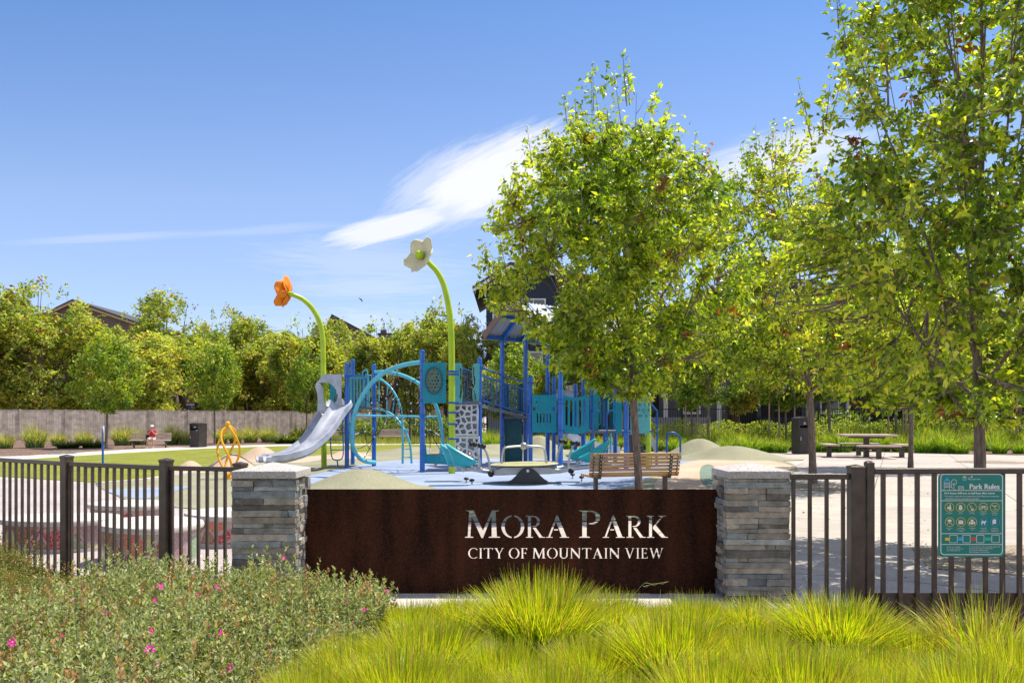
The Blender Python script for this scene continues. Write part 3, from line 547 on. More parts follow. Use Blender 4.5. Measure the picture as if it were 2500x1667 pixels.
# ------------------------------------------------------------ dark metal railings in front
def post(mb, x, y, z0, z1, w, M=None, cap=True):
    mb.box(x-w/2, x+w/2, y-w/2, y+w/2, z0, z1, M, .004)
    if cap:
        mb.box(x-w/2-.004, x+w/2+.004, y-w/2-.004, y+w/2+.004, z1-.012, z1+.012, M, .003)
        h = w/2; vs = [Vector(p) for p in ((x-h,y-h,z1+.012),(x+h,y-h,z1+.012),(x+h,y+h,z1+.012),(x-h,y+h,z1+.012),(x,y,z1+.026))]
        mb.add([M @ p for p in vs] if M is not None else vs, [(0,1,4),(1,2,4),(2,3,4),(3,0,4)])
def railing(t, a, b, za, zb, z0, n, pw=.022, gap0=.5):
    """one bay between two points (x,y): rails as parts, every picket a part"""
    a = Vector((a[0], a[1], 0)); b = Vector((b[0], b[1], 0)); d = b-a
    ang = math.atan2(d.y, d.x); ln = d.length; base = Matrix.Translation(a) @ Matrix.Rotation(ang, 4, 'Z')
    r = MB(); r.box(0, ln, -.021, .021, za-.038, za, base, .004); r.build('top_rail', MT['iron'], t)
    r = MB(); r.box(0, ln, -.021, .021, z0, z0+.035, base, .004); r.build('bottom_rail', MT['iron'], t)
    for i in range(n):
        x = ln*(i+gap0)/(n-1+2*gap0); p = MB(); p.box(x-pw/2, x+pw/2, -pw/2, pw/2, z0+.036, za-.039, base); p.build('picket', MT['iron'], t)
lf = thing('metal_railing', 'long dark bronze metal railing running back to the left from the left stone pillar', 'railing', (0, 0, 0))
pp = []
for px, D, top in [(587, 7.12, 1128), (406, 7.32, 1119), (163, 8.0, 1110), (-95, 9.3, 1096)]:
    v = W(px, top, D); pp.append((v.x, v.y, v.z))
for x, y, z in pp:
    m = MB(); M = Matrix.Translation((x, y, 0)) @ Matrix.Rotation(R(-28), 4, 'Z'); post(m, 0, 0, -.1, z-.02, .085, M); m.build('post', MT['iron'], lf)
for (a, b, n, yr) in [(0, 1, 8, 1134), (1, 2, 13, 1126), (2, 3, 17, 1118)]:
    zt = W(0, (1141 if a == 0 else 1131 if a == 1 else 1122), (pp[a][1])).z*.5+W(0, (1133 if a == 0 else 1123 if a == 1 else 1112), pp[b][1]).z*.5
    railing(lf, pp[a][:2], pp[b][:2], 1.093, 1.093, .015, n, gap0=.7)
# short fixed bay and gate on the right
GD = 6.5
def X_(px, D=GD): return (px-1250)/F*D
rb = thing('metal_railing', 'short four-bar bay of bronze railing between the right stone pillar and the gate', 'railing', (0, 0, 0))
r = MB(); r.box(X_(1929), X_(2072), GD-.02, GD+.02, EYE-150*GD/F, EYE-137*GD/F+.004, ch=.004); r.build('top_rail', MT['iron'], rb)
r = MB(); r.box(X_(1929), X_(2072), GD-.02, GD+.02, -.06, -.02, ch=.004); r.build('bottom_rail', MT['iron'], rb)
zt = EYE-150*GD/F-.001
for px in (1937, 1977, 2018, 2058):
    p = MB(); p.box(X_(px)-.0125, X_(px)+.0125, GD-.0125, GD+.0125, -.019, zt); p.build('picket', MT['iron'], rb)
m = MB(); post(m, X_(2089), GD, -.12, EYE-121*GD/F, .10); m.build('post', MT['iron'], rb)
gt = thing('gate', 'wide bronze metal gate with kick plate at the right, carrying the green rules board', 'gate', (0, 0, 0))
m = MB(); m.box(X_(2112), X_(2132), GD-.03, GD+.03, -.08, EYE-107*GD/F, ch=.004); m.ball((X_(2122), GD, EYE-107*GD/F), .03, 10, (1, 1, .3)); m.build('gate_stile', MT['iron'], gt)
m = MB(); m.box(X_(2990), X_(3010), GD-.03, GD+.03, -.08, EYE-107*GD/F, ch=.004); m.build('gate_stile', MT['iron'], gt)
ztt = EYE-122*GD/F; zbb = EYE-136*GD/F
m = MB(); m.box(X_(2132), X_(2990), GD-.025, GD+.025, zbb, ztt, ch=.006); m.build('top_rail', MT['iron'], gt)
m = MB(); m.box(X_(2132), X_(2990), GD-.025, GD+.025, -.10, -.055, ch=.004); m.build('bottom_rail', MT['iron'], gt)
px = 2156.0
while px < 2985:
    p = MB(); p.box(X_(px)-.0145, X_(px)+.0145, GD-.0145, GD+.0145, -.054, zbb-.001); p.build('picket', MT['iron'], gt); px += 41.6
m = MB(); m.box(X_(2133), X_(2989), GD+.018, GD+.022, -.054, EYE-428*GD/F); m.build('kick_plate', MT['iron'], gt)
m = MB()
for zz in (.98, .08): m.box(X_(2103), X_(2113), GD-.012, GD+.012, zz-.03, zz+.05); m.tube([(X_(2108), GD-.02, zz-.03), (X_(2108), GD-.02, zz+.05)], .009)
m.build('hinge', MT['iron'], gt)

# ------------------------------------------------------------ the rules board hung on the gate
BW, BH = .500, .622
bd = thing('rules_board', 'green park rules notice board hanging on the bars of the gate', 'notice board', (X_(2367.5), GD-.022, EYE-136.5*GD/F-BH))
link('board', plate(rrect(-BW/2, BW/2, 0, BH, .03), [], .003), MT['signg'], bd)
def bx_(u): return (u-735)/940*BW        # zoomed picture coordinates of the board -> board coordinates
def bz_(v): return (1318-v)/1168*BH
y0 = -.0028
def flat(name, m, polys):
    items = [(plate(o, h, .0012), Matrix.Translation((0, y0, 0))) for o, h in polys]; return join_meshes(name, items, m, bd)
def fr(u0, u1, v0, v1, r, t): a, b, c, d = bx_(u0), bx_(u1), bz_(v1), bz_(v0); return (rrect(a, b, c, d, r), [rrect(a+t, b-t, c+t, d-t, max(.001, r-t))])
lines = [fr(296, 1178, 146, 1290, .028, .0055)]
for v in (380, 524, 989, 1141): lines.append((rrect(bx_(306), bx_(1168), bz_(v+4), bz_(v-4), .0005, 1), []))
flat('border_line', MT['white'], lines)
def line(u0, v0, u1, v1, t=.0028):
    a = Vector((bx_(u0), bz_(v0))); b = Vector((bx_(u1), bz_(v1))); n = (b-a).normalized(); n = Vector((-n.y, n.x))*t/2
    return ([tuple(a+n), tuple(b+n), tuple(b-n), tuple(a-n)], [])
def circ(u, v, r, t=.0035): return (ell(bx_(u), bz_(v), r, r, 28), [ell(bx_(u), bz_(v), r-t, r-t, 28)])
pic = [line(348, 250, 348, 380), line(428, 250, 428, 380), line(345, 335, 430, 335), line(345, 275, 430, 275), line(428, 300, 450, 300), line(430, 322, 520, 380), line(450, 290, 450, 330), line(488, 265, 488, 345),
       line(545, 322, 628, 322), line(545, 340, 628, 340), line(540, 356, 632, 356), line(555, 322, 555, 380), line(618, 322, 618, 380)]
pic += [line(u, 277, u, 333, .0016) for u in range(360, 428, 13)]+[circ(488, 262, .021, .003)]
flat('park_picture', MT['white'], pic)
flat('blue_roof', MT['sblue'], [([(bx_(342), bz_(248)), (bx_(430), bz_(248)), (bx_(386), bz_(190))], [])])
def tx(body, u, v, hpx, align='LEFT', sx=1.0):
    return (text_mesh(body, hpx/1168*BH*1.38, align, .0004, sx), Matrix.Translation((bx_(u), y0, bz_(v))))
def scaled(body, u0, u1, v, hpx):
    me = text_mesh(body, hpx/1168*BH*1.38, 'LEFT', .0004); xs = [q.co.x for q in me.vertices]; s = (bx_(u1)-bx_(u0))/(max(xs)-min(xs))
    return (me, Matrix.Translation((bx_(u0), y0, bz_(v))) @ Matrix.Diagonal((s, 1, 1, 1)))
def bold(a): return (a[0], Matrix.Translation((0, -.0012, 0)) @ a[1])
T = [scaled('Park Rules', 700, 1120, 360, 76), bold(scaled('Park Rules', 706, 1126, 360, 76)), scaled('Park hours: 6:00 a.m. to half hour after sunset', 350, 1058, 430, 27), bold(scaled('Park hours: 6:00 a.m. to half hour after sunset', 353, 1061, 430, 27)),
     scaled('This park is open for the enjoyment of all. Please be courteous,', 355, 1125, 470, 20), scaled('respectful and use amenities as intended.', 358, 842, 506, 20),
     scaled('Mountain View', 688, 858, 230, 22), scaled('City of', 688, 725, 203, 10)]
for body, u, v in [('No Alcohol', 420, 708), ('No Fires', 580, 708), ('No Golfing', 740, 708), ('No Motorized', 900, 706), ('Vehicles', 900, 728), ('No Aircrafts', 1062, 706), ('or Drones', 1062, 728),
                   ('No Portable', 422, 917), ('BBQs', 422, 939), ('No Inflatables,', 584, 917), ('Structures, Tents', 584, 939), ('or Staking', 584, 960), ('No Amplified', 744, 917), ('Sound', 744, 939),
                   ('Pets on leash', 905, 917), ('unless in', 905, 938), ('designated areas', 905, 959), ('Permits may', 1065, 917), ('be required for', 1065, 938), ('organized use', 1065, 959)]:
    T.append(tx(body, u, v, 13, 'CENTER', .95))
T += [scaled('All other park rules apply.', 385, 582, 1182, 14), scaled('For complete regulations, see', 385, 620, 1208, 14), scaled('City Code, Chapter 38', 385, 572, 1233, 15),
      scaled('To connect with City staff, scan the QR codes or call:', 700, 1138, 1180, 14), scaled('Permits & Reservations: 650-903-6331', 700, 1034, 1206, 14), scaled('Parks Division: 650-903-6326', 700, 962, 1232, 14), scaled('Non-Emergency: 650-903-6344', 700, 985, 1257, 14)]
join_meshes('lettering', T, MT['white'], bd)
ic = []
for k, u in enumerate((420, 580, 739, 900, 1062)): ic += [circ(u, 618, .0355), line(u-45, 573, u+45, 663)]
for k, u in enumerate((424, 584, 744)): ic += [circ(u, 825, .0355), line(u-45, 780, u+45, 870)]
for it in ic: pass
y0 = -.0040
for k in range(8): flat('yellow_ring', MT['ylw'], ic[2*k:2*k+1]); flat('yellow_slash', MT['ylw'], ic[2*k+1:2*k+2])
flat('blue_ring', MT['sblue'], [circ(905, 823, .0355), circ(1065, 823, .0355)]); y0 = -.0028
def blob(u, v, rx, ry, n=14): return (ell(bx_(u), bz_(v), rx/940*BW, ry/1168*BH, n), [])
def rc(u0, u1, v0, v1): return ([(bx_(u0), bz_(v1)), (bx_(u1), bz_(v1)), (bx_(u1), bz_(v0)), (bx_(u0), bz_(v0))], [])
def pg(*p): return ([(bx_(u), bz_(v)) for u, v in p], [])
icons = [rc(426, 440, 575, 600), pg((420, 605), (445, 605), (448, 640), (416, 640)), blob(402, 628, 15, 14), rc(400, 404, 640, 655), blob(432, 652, 14, 9),
         pg((555, 640), (560, 600), (575, 575), (582, 600), (592, 582), (608, 625), (600, 655), (560, 655)), line(710, 585, 735, 645, .003), pg((728, 645), (765, 640), (760, 662), (732, 662)),
         circ(872, 628, .012, .003), circ(932, 628, .012, .003), line(872, 628, 893, 600, .004), line(893, 600, 925, 604, .004), line(925, 590, 932, 628, .003), blob(900, 608, 16, 7),
         rc(1022, 1098, 592, 600), blob(1060, 602, 16, 12), line(1040, 652, 1085, 652, .002), line(1046, 642, 1078, 642, .002),
         blob(424, 805, 30, 16), line(410, 820, 396, 862, .003), line(438, 820, 452, 862, .003), line(424, 820, 424, 850, .003), pg((552, 855), (552, 800), (566, 812), (584, 795), (602, 812), (618, 798), (618, 855)),
         rc(728, 762, 790, 860), blob(712, 838, 10, 22), blob(778, 838, 10, 22), pg((872, 815), (925, 815), (935, 800), (945, 808), (938, 830), (928, 835), (928, 865), (918, 865), (915, 840), (890, 840), (888, 865), (878, 865)), line(880, 790, 905, 815, .0025),
         rc(1042, 1082, 788, 850), rc(1032, 1040, 798, 860), blob(738, 188, 10, 11)]
flat('pictogram', MT['white'], icons)
flat('yellow_tab', MT['ylw'], [rc(360, 424, 1048, 1088)]); flat('blue_tab', MT['sblue'], [rc(545, 610, 1042, 1090)]); flat('red_tab', MT['sred'], [rc(732, 804, 1044, 1088)]); flat('green_tab', MT['stealg'], [rc(925, 1020, 1042, 1088)])
flat('tab_frame', MT['white'], [fr(422, 536, 1008, 1120, .003, .003), fr(610, 720, 1008, 1120, .003, .003), fr(805, 914, 1008, 1120, .003, .003), fr(1020, 1130, 1008, 1118, .003, .003)])
flat('city_emblem', MT['ylw'], [pg(*[(637+(38 if k % 2 == 0 else 22)*math.cos(k*math.pi/8), 203-(34 if k % 2 == 0 else 20)*math.sin(k*math.pi/8)) for k in range(9)])])
flat('city_emblem', MT['sblue'], [pg(*[(637+38*math.cos(-k*math.pi/10), 212-36*math.sin(-k*math.pi/10)) for k in range(11)])])
# ------------------------------------------------------------ wooden fence at the back left
wf = thing('wooden_fence', 'tall pale grey vertical board fence along the back left of the lawn', 'fence', (0, 0, 0))
A = W(-330, 1072, 52); B = W(1000, 1054, 76); A.z = B.z = 0
dv = B-A; LN = dv.length; ang = math.atan2(dv.y, dv.x); FB = Matrix.Translation(A) @ Matrix.Rotation(ang, 4, 'Z')
nb = 14; rnd = random.Random(5)
for i in range(nb):
    x0 = LN*i/nb; x1 = LN*(i+1)/nb; mb = MB(); x = x0+.07
    while x < x1-.07:
        wd = min(.145, x1-.07-x); mb.box(x+.002, x+wd-.002, -.012+rnd.uniform(-.006, .004), .012, .03, 2.0+rnd.uniform(-.012, .012), FB); x += wd+.004
    mb.build('board_panel', MT['fencew'], wf)
    r = MB(); r.box(x0, x1, -.02, .05, 2.016, 2.055, FB); r.box(x0, x1, .013, .05, 1.75, 1.84, FB); r.box(x0, x1, .013, .05, .2, .29, FB); r.build('rail', MT['fencew'], wf)
for i in range(nb+1):
    p = MB(); x = LN*i/nb; p.box(x-.055, x+.055, -.06, .05, 0, 2.10, FB); p.build('post', MT['fencew'], wf)
# ------------------------------------------------------------ black railing at the far right
bf = thing('iron_fence', 'long black iron picket fence behind the far planting at the right', 'fence', (0, 0, 0))
zt = 1.98; yy = 45.5; x = -5.4; bay = 2.4; k = 0
while x < 34:
    p = MB(); p.box(x-.04, x+.04, yy-.04, yy+.04, 0, zt+.1); p.box(x-.05, x+.05, yy-.05, yy+.05, zt+.1, zt+.14); p.build('post', MT['ironb'], bf)
    m = MB(); m.box(x+.04, x+bay-.04, yy-.02, yy+.02, zt-.04, zt); m.box(x+.04, x+bay-.04, yy-.02, yy+.02, .15, .19)
    n = 18
    for j in range(n): xx = x+.04+(bay-.08)*(j+.5)/n; m.box(xx-.01, xx+.01, yy-.01, yy+.01, .19, zt-.04)
    m.build('railing_panel', MT['ironb'], bf); x += bay
# ------------------------------------------------------------ houses
def window(par, M, x, z, w_, h, frame=.09, mull=True, glass='glass', fr='white'):
    f = MB(); f.box(x-w_/2-frame, x-w_/2, -.07, .02, z-frame, z+h+frame, M); f.box(x+w_/2, x+w_/2+frame, -.07, .02, z-frame, z+h+frame, M)
    f.box(x-w_/2, x+w_/2, -.07, .02, z+h, z+h+frame, M); f.box(x-w_/2-.1, x+w_/2+.1, -.1, .02, z-frame*1.6, z-frame*.02, M)
    if mull: f.box(x-w_/2, x+w_/2, -.05, .0, z+h*.5-.025, z+h*.5+.025, M); f.box(x-.02, x+.02, -.05, 0, z, z+h, M)
    o = f.build('window', MT[fr], par); g_ = MB(); g_.box(x-w_/2, x+w_/2, -.03, .01, z, z+h, M); g_.build('pane', MT[glass], o)
def house(label, px0, px1, D, eave, peak, mat_, roofm, depth=12, rot=0, gable=True, over=.6, wins=(), name='house', trim='white', peak_t=.5, cat='house', brackets=False):
    x0 = (px0-1250)/F*D; x1 = (px1-1250)/F*D; w_ = x1-x0
    t = thing(name, label, cat, (x0, D, 0), rot); I = Matrix.Identity(4)
    b = MB()
    if gable: b.prism([(0, 0), (w_, 0), (w_, eave), (w_*peak_t, peak), (0, eave)], 0, depth)
    else: b.box(0, w_, 0, depth, 0, eave)
    b.build('wall', MT[mat_], t)
    r = MB(); pt = .18
    if gable:
        xm = w_*peak_t; sl_ = (peak-eave)/xm; sr = (peak-eave)/(w_-xm)
        e0 = (-over, eave-over*sl_); e1 = (w_+over, eave-over*sr)
        r.prism([e0, (xm, peak), e1, (e1[0], e1[1]+pt), (xm, peak+pt+.05), (e0[0], e0[1]+pt)], -over, depth+over); o = r.build('roof', MT[roofm], t)
        f = MB(); f.prism([(e0[0], e0[1]-.02), (xm, peak-.02), (e1[0], e1[1]-.02), (e1[0], e1[1]-.24), (xm, peak-.26), (e0[0], e0[1]-.24)], -over-.04, -over+.06); f.build('bargeboard', MT[trim], o)
        if brackets:
            q = MB(); q.prism([(-over+.1, eave-.25), (.0, eave+.0), (0, eave-1.1), (-.12, eave-1.0), (-.14, eave-.6), (-.4, eave-.4)], -.35, -.2); q.build('eave_bracket', MT[trim], t)
    else:
        r.box(-over, w_+over, -over, depth+over, eave, eave+.25); r.build('roof', MT[roofm], t)
    for a in wins: window(t, I, *a)
    return t
H1 = house('brown house with a dark gable roof rising above the trees at the far left', 60, 352, 100, 12.2, 15.0, 'stucco_b', 'roofd', wins=[(3, 4, 1.4, 1.6), (8, 4, 1.4, 1.6)], trim='stucco_t', peak_t=.42)
H2 = house('tan stucco house behind the wooden fence with dark balcony opening, left of the slide', 555, 735, 88, 8.4, 10.8, 'stucco_t', 'roofd', gable=False, over=.3,
           wins=[(.9, 3.0, .8, 2.0), (2.7, 4.9, 1.5, 2.0)], trim='stucco_b')
q = MB(); q.box(3.0, 4.9, -.35, .02, 2.15, 2.55); q.box(2.9, 5.0, -.45, .0, 1.4, 1.85); q.build('balcony', MT['stucco_t'], H2)
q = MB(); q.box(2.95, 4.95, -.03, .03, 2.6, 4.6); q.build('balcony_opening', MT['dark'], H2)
q = MB(); q.tube([(2.3, -.08, 0), (2.3, -.08, 5.2)], .06, 6); q.build('downpipe', MT['iron'], H2)
H3 = house('brownish pink house with white framed windows seen between trees left of the play tower', 790, 905, 92, 10.2, 12.3, 'stucco_p', 'roofd', over=.7,
           wins=[(2.3, 7.2, 1.35, 2.2), (.7, 8.9, .9, .9), (4, 4, 1.3, 1.6)], trim='stucco_b', peak_t=.2)
H4 = house('small block with chimney stack behind the trees, middle of the skyline', 924, 1010, 105, 11.6, 0, 'stucco_p', 'roofd', gable=False, over=.1)
q = MB(); q.box(.2, .9, .3, .9, 11.8, 12.3); q.tube([(.6, .6, 12.3), (.6, .6, 13.2)], .06, 8); q.build('chimney', MT['stucco_b'], H4)
H5 = house('dark blue sided house with white trimmed gable roof showing left of the nearest trees', 1187, 1480, 62, 11.25, 12.35, 'sid_blue', 'roofd', over=.95, brackets=True,
           wins=[(1.0, 7.8, .9, 2.2), (3.4, 7.6, 1.6, 2.4), (3.1, 4.2, 1.8, 2.0), (6.2, 4.2, 1.8, 2.0), (1.2, 1.2, 1.3, 1.6), (6, 7.8, 1.4, 2.2)], peak_t=.2)
q = MB(); q.box(3.4, 8.0, -1.2, 0, 3.15, 3.65); q.box(3.2, 8.2, -1.35, 0, 3.65, 3.8); q.build('porch_roof', MT['white'], H5)
q = MB(); q.box(.15, 1.2, -1.0, -.02, .0, 4.6); q.build('bay', MT['sid_lt'], H5)
H6 = house('grey sided row houses with deep dark porches along the right behind the black fence', 1500, 2700, 58, 7.9, 10.6, 'sid_grey', 'roofd', over=.8, peak_t=.35,
           wins=[(2.0+3.3*i, 4.6, 1.6, 2.0) for i in range(9)]+[(5.2, 1.9, 1.0, 1.6), (14.5, 1.9, 1.1, 1.6), (22.5, 1.9, 1.1, 1.6)])
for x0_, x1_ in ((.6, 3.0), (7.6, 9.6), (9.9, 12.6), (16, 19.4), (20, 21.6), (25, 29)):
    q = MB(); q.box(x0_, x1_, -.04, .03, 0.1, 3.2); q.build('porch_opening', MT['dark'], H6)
for x0_ in (.3, 3.3, 6.9, 12.9, 15.6, 19.6, 24.6): q = MB(); q.box(x0_, x0_+.28, -.16, 0, 0, 3.4); q.build('porch_column', MT['white'], H6)
q = MB(); q.box(0, 33, -.25, 0, 3.4, 3.65); q.build('porch_beam', MT['sid_lt'], H6)
for x0_, x1_ in ((1, 6.4), (9.5, 14.5), (21, 24)):
    q = MB(); q.box(x0_, x1_, -.5, -.05, 0, 1.55); q.build('porch_wall', MT['sid_lt'] if x0_ == 1 else MT['sid_blue'], H6)

H7 = house('long tan and brown row houses far behind the trees at the left', -420, 540, 112, 9.0, 0, 'stucco_b', 'roofd', gable=False, over=.4, wins=[(4+6.2*i, 5.2, 1.5, 1.7) for i in range(8)]+[(4+6.2*i, 1.5, 1.5, 1.7) for i in range(8)], trim='stucco_t')
H8 = house('low brown houses filling the middle of the skyline behind the bushes', 690, 1175, 118, 7.5, 0, 'stucco_p', 'roofd', gable=False, over=.4, wins=[(3+5.0*i, 3.6, 1.5, 1.7) for i in range(5)], trim='stucco_b')
# ------------------------------------------------------------ the play structure: one bolted-together thing
ps = thing('play_structure', 'blue and teal playground climbing structure with towers, bridge, slides, rope net and flower mast', 'play structure', (0, 0, 0))
def cpost(px, ytop, ybase, D, r=.068, m='postblue', name='post', clamps=()):
    x = X_(px, D); zt = W(px, ytop, D).z; mb = MB()
    mb.lathe([(r, 0.016), (r, zt-r*1.1), (r*1.05, zt-r*1.1), (r*1.05, zt-r*.7), (r*.86, zt-r*.3), (r*.5, zt-.01), (.004, zt)], 18, (x, D, 0)); o = mb.build(name, MT[m], ps, True)
    if clamps:
        q = MB()
        for yc in clamps:
            z = W(px, yc, D).z; q.lathe([(r+.001, z-.03), (r+.012, z-.03), (r+.012, z+.03), (r+.001, z+.03)], 18, (x, D, 0)); q.box(x+r, x+r+.05, D-.02, D+.02, z-.025, z+.025)
        q.build('clamp', MT['postblue2'], o)
    return o
for a in [(847, 885, 0, 25.4, .068, (918, 995, 1000)), (861, 876, 0, 27.5, .068, (925,)), (913, 888, 0, 26.5, .068, (998, 1015)), (1031, 853, 0, 23.5, .070, (905, 978, 1014)), (1171, 872, 0, 25, .07, (898, 975, 985)),
          (1226, 806, 0, 27.8, .075, (975,)), (1283, 808, 0, 28.2, .075, (935, 1010)), (1337, 815, 0, 29.7, .075, (960,)), (1368, 815, 0, 24.6, .076, (975, 985, 1050)), (1424, 800, 0, 29, .075, ()),
          (1295, 916, 0, 26, .068, (935, 980)), (1352, 918, 0, 29.5, .068, (958,)), (1405, 937, 0, 30, .068, (957,)), (1446, 945, 0, 26, .068, (968, 1003)), (1502, 947, 0, 28, .068, (966, 1005)), (1529, 944, 0, 24.5, .072, (975, 985, 1055)), (1478, 915, 0, 29, .075, ())]:
    cpost(a[0], a[1], a[2], a[3], a[4], clamps=a[5])
def wpoly(pts, D): return [((x-1250)/F*D, EYE+(HZ-y)/F*D) for x, y in pts]
def panel(name, pts, D, m='teal', holes=(), th=.022, par=None, bolts=True):
    o = link(name, plate(wpoly(pts, D), [wpoly(h, D) for h in holes], th, name), MT[m], par or ps); o.location.y = D
    return o
def slot(x0, x1, y0, y1, n=6):
    r = (x1-x0)/2; c = (x0+x1)/2
    return [(c+r*math.cos(R(a)), y0+r-r*math.sin(R(a))) for a in range(0, 181, 180//n)]+[(c-r*math.cos(R(a)), y1-r+r*math.sin(R(a))) for a in range(0, 181, 180//n)]
def bolts(par, pts, D, r=.014):
    q = MB()
    for x, y in pts: p = W(x, y, D); q.ball((p.x, D-.012, p.z), r, 6, (1, .5, 1))
    q.build('bolt', MT['clamp'], par)
def rr(x0, x1, y0, y1, r): return [(a, b) for a, b in rrect(x0, x1, y0, y1, r)]
# left tower slatted panel
p = panel('slatted_panel', rr(854, 891, 917, 992, 3), 26.2, 'teal_l', [slot(x, x+3.6, 925, 985) for x in (859, 866.5, 874, 881.5)]); bolts(p, [(857, 920), (888, 920), (857, 989), (888, 989)], 26.2)
t_ = MB(); t_.tube([W(850, 916, 26.1), W(885, 916, 26.1), W(892, 921, 26.1), W(893, 930, 26.1), W(893, 990, 26.1)], .022, 8); t_.build('guard_rail', MT['postblue2'], ps, True)
d_ = MB(); d_.box(X_(845, 26), X_(915, 26), 25.5, 27.4, W(0, 1000, 26).z, W(0, 994, 26).z); d_.build('deck', MT['deck'], ps)
for i, (a, D) in enumerate([(893, 26.8), (900, 26.8), (907, 26.8)]):
    q = MB(); q.tube([W(a, 918 if i else 912, D), W(a+2, 993, D)], .016, 7); q.build('baluster', MT['aqua'], ps, True)
q = MB(); q.tube(spline([W(885, 915, 26.7), W(886, 908, 26.7), W(891, 905, 26.7), W(897, 910, 26.7), W(898, 993, 26.7)]), .018, 7); q.tube([W(898, 916, 26.7), W(912, 916, 26.7)], .018, 7); q.build('guard_rail', MT['aqua'], ps, True)
panel('entry_panel', [(806, 928), (822, 932), (821, 990), (805, 994)], 27.2, 'teal', [slot(816, 819, 936, 952), slot(816, 819, 965, 985)])
# double slide
def slide_piece(off_px, off_D, name='slide'):
    cl = [(826, 986, 25.6), (812, 1000, 25.4), (792, 1030, 25.0), (770, 1064, 24.6), (745, 1090, 24.3), (715, 1109, 24.0), (680, 1120, 23.8), (650, 1123.5, 23.7), (628, 1124, 23.6)]
    P = [W(x+off_px*(1 if i else .5), y+(2.0 if off_px else 0), D+off_D) for i, (x, y, D) in enumerate(cl)]; P = spline(P, 5); n = len(P)
    hw, side = .27, .17; vs = []; fs = []
    prof = [(-hw-.05, .015), (-hw-.035, side), (-hw, side+.01), (-hw+.02, side*.8), (-hw+.08, .05), (-.1, .0), (.1, 0), (hw-.08, .05), (hw-.02, side*.8), (hw, side+.01), (hw+.035, side), (hw+.05, .015), (hw-.06, -.06), (-hw+.06, -.06)]
    m = len(prof)
    for i, q in enumerate(P):
        t = (P[min(i+1, n-1)]-P[max(0, i-1)]).normalized(); s = Vector((0, 0, 1)).cross(t)
        s = Vector((-.45, -.89, 0)) if False else s.normalized(); u = t.cross(s).normalized(); u = u if u.z > 0 else -u
        k = 1.0 if i < n-4 else .75
        vs += [q+s*a+u*(b*k) for a, b in prof]
    fs = [(i*m+j, i*m+(j+1) % m, (i+1)*m+(j+1) % m, (i+1)*m+j) for i in range(n-1) for j in range(m)]+[tuple(range(m)), tuple((n-1)*m+j for j in range(m-1, -1, -1))]
    mb = MB(); mb.add(vs, fs); o = mb.build(name, MT['slide'], ps, True); return o
slide_piece(0, .45); slide_piece(18, -.25)
# slide hood with its two rounded openings
hood_out = [(835, 913), (832, 915), (830, 1000), (824, 1003), (812, 1002), (806, 996), (805, 992), (800, 990), (796, 988), (793, 985), (789, 975), (788.5, 962)]
D = 25.3
outer = [(790, 914), (834, 913), (834, 1004), (818, 1012), (806, 1010)]+[(793, 1008), (775, 1004), (776, 975), (775, 962), (770.5, 945), (772, 936)]
hole = [(779, 934), (800, 934), (808, 937), (816, 944), (822, 953), (825, 964), (823, 976), (817, 985), (809, 990), (803, 992), (797, 991), (792, 984), (790, 968), (789, 948), (783, 938)]
hood = link('slide_hood', plate(wpoly(outer, D), [wpoly([(x, y) for x, y in hole], D)], .05), MT['slide'], ps); hood.location.y = D
q = MB()
a1 = [W(834, 913, D-.02), W(790, 914, D-.02), W(772, 936, D-.02), W(771, 945, D-.02)]
for i in range(3):
    a, b = a1[i], a1[i+1]; dd = Vector((0, .62, 0)); q.add([a, b, b+dd, a+dd, a+Vector((0, 0, -.04)), b+Vector((.03, 0, -.04)), b+dd+Vector((.03, 0, -.04)), a+dd+Vector((0, 0, -.04))], [(0,1,2,3), (7,6,5,4), (0,4,5,1), (3,2,6,7), (0,3,7,4), (1,5,6,2)])
q.build('slide_roof', MT['slide'], ps)
# blue ladder under the tower
q = MB(); q.tube(spline([W(836, 1000, 25.2), W(837, 1050, 25.2), W(838, 1105, 25.2), W(834, 1119, 25.2), W(825, 1123, 25.2), W(814, 1121, 25.2), W(809, 1110, 25.2), W(807, 1080, 25.2), W(807, 1050, 25.2)], 5), .017, 8)
for y in (1024, 1049, 1073, 1098): q.tube([W(808 if y > 1030 else 825, y, 25.2), W(837, y, 25.2)], .014, 7)
q.tube([W(823, 1123, 25.2), W(825, 1139, 25.2)], .02, 7); q.build('ladder', MT['postblue2'], ps, True)
# arch climber with rope net
AD = 24.6
def arch(pts, r, name='arch', m='aqua'):
    q = MB(); q.tube(spline([W(x, y, d) for x, y, d in pts], 7), r, 10); return q.build(name, MT[m], ps, True)
arch([(1029, 884, 23.6), (1000, 888, 23.8), (965, 897, 24), (930, 915, 24.2), (900, 943, 24.4), (876, 982, 24.6), (863, 1020, 24.8), (858.5, 1060, 25), (863, 1094, 25.3), (877, 1117, 25.7), (896, 1127, 26.1), (915, 1128, 26.4)], .062)
arch([(916, 908, 26.4), (945, 908, 26), (985, 917, 25.4), (1022, 936, 24.8), (1048, 962, 24.7), (1066, 995, 24.8), (1075, 1030, 24.9), (1081, 1068, 25), (1079, 1095, 25), (1072, 1120, 25)], .055)
arch([(922, 922, 26.4), (940, 933, 26.2), (958, 952, 26), (972, 978, 25.9), (980, 1010, 25.9), (983, 1060, 25.9), (983, 1131, 26)], .035)
arch([(920, 998, 26.4), (940, 1003, 26.3), (960, 1014, 26.2), (978, 1034, 26.1), (994, 1062, 26), (1002, 1092, 26), (1005, 1131, 26)], .035)
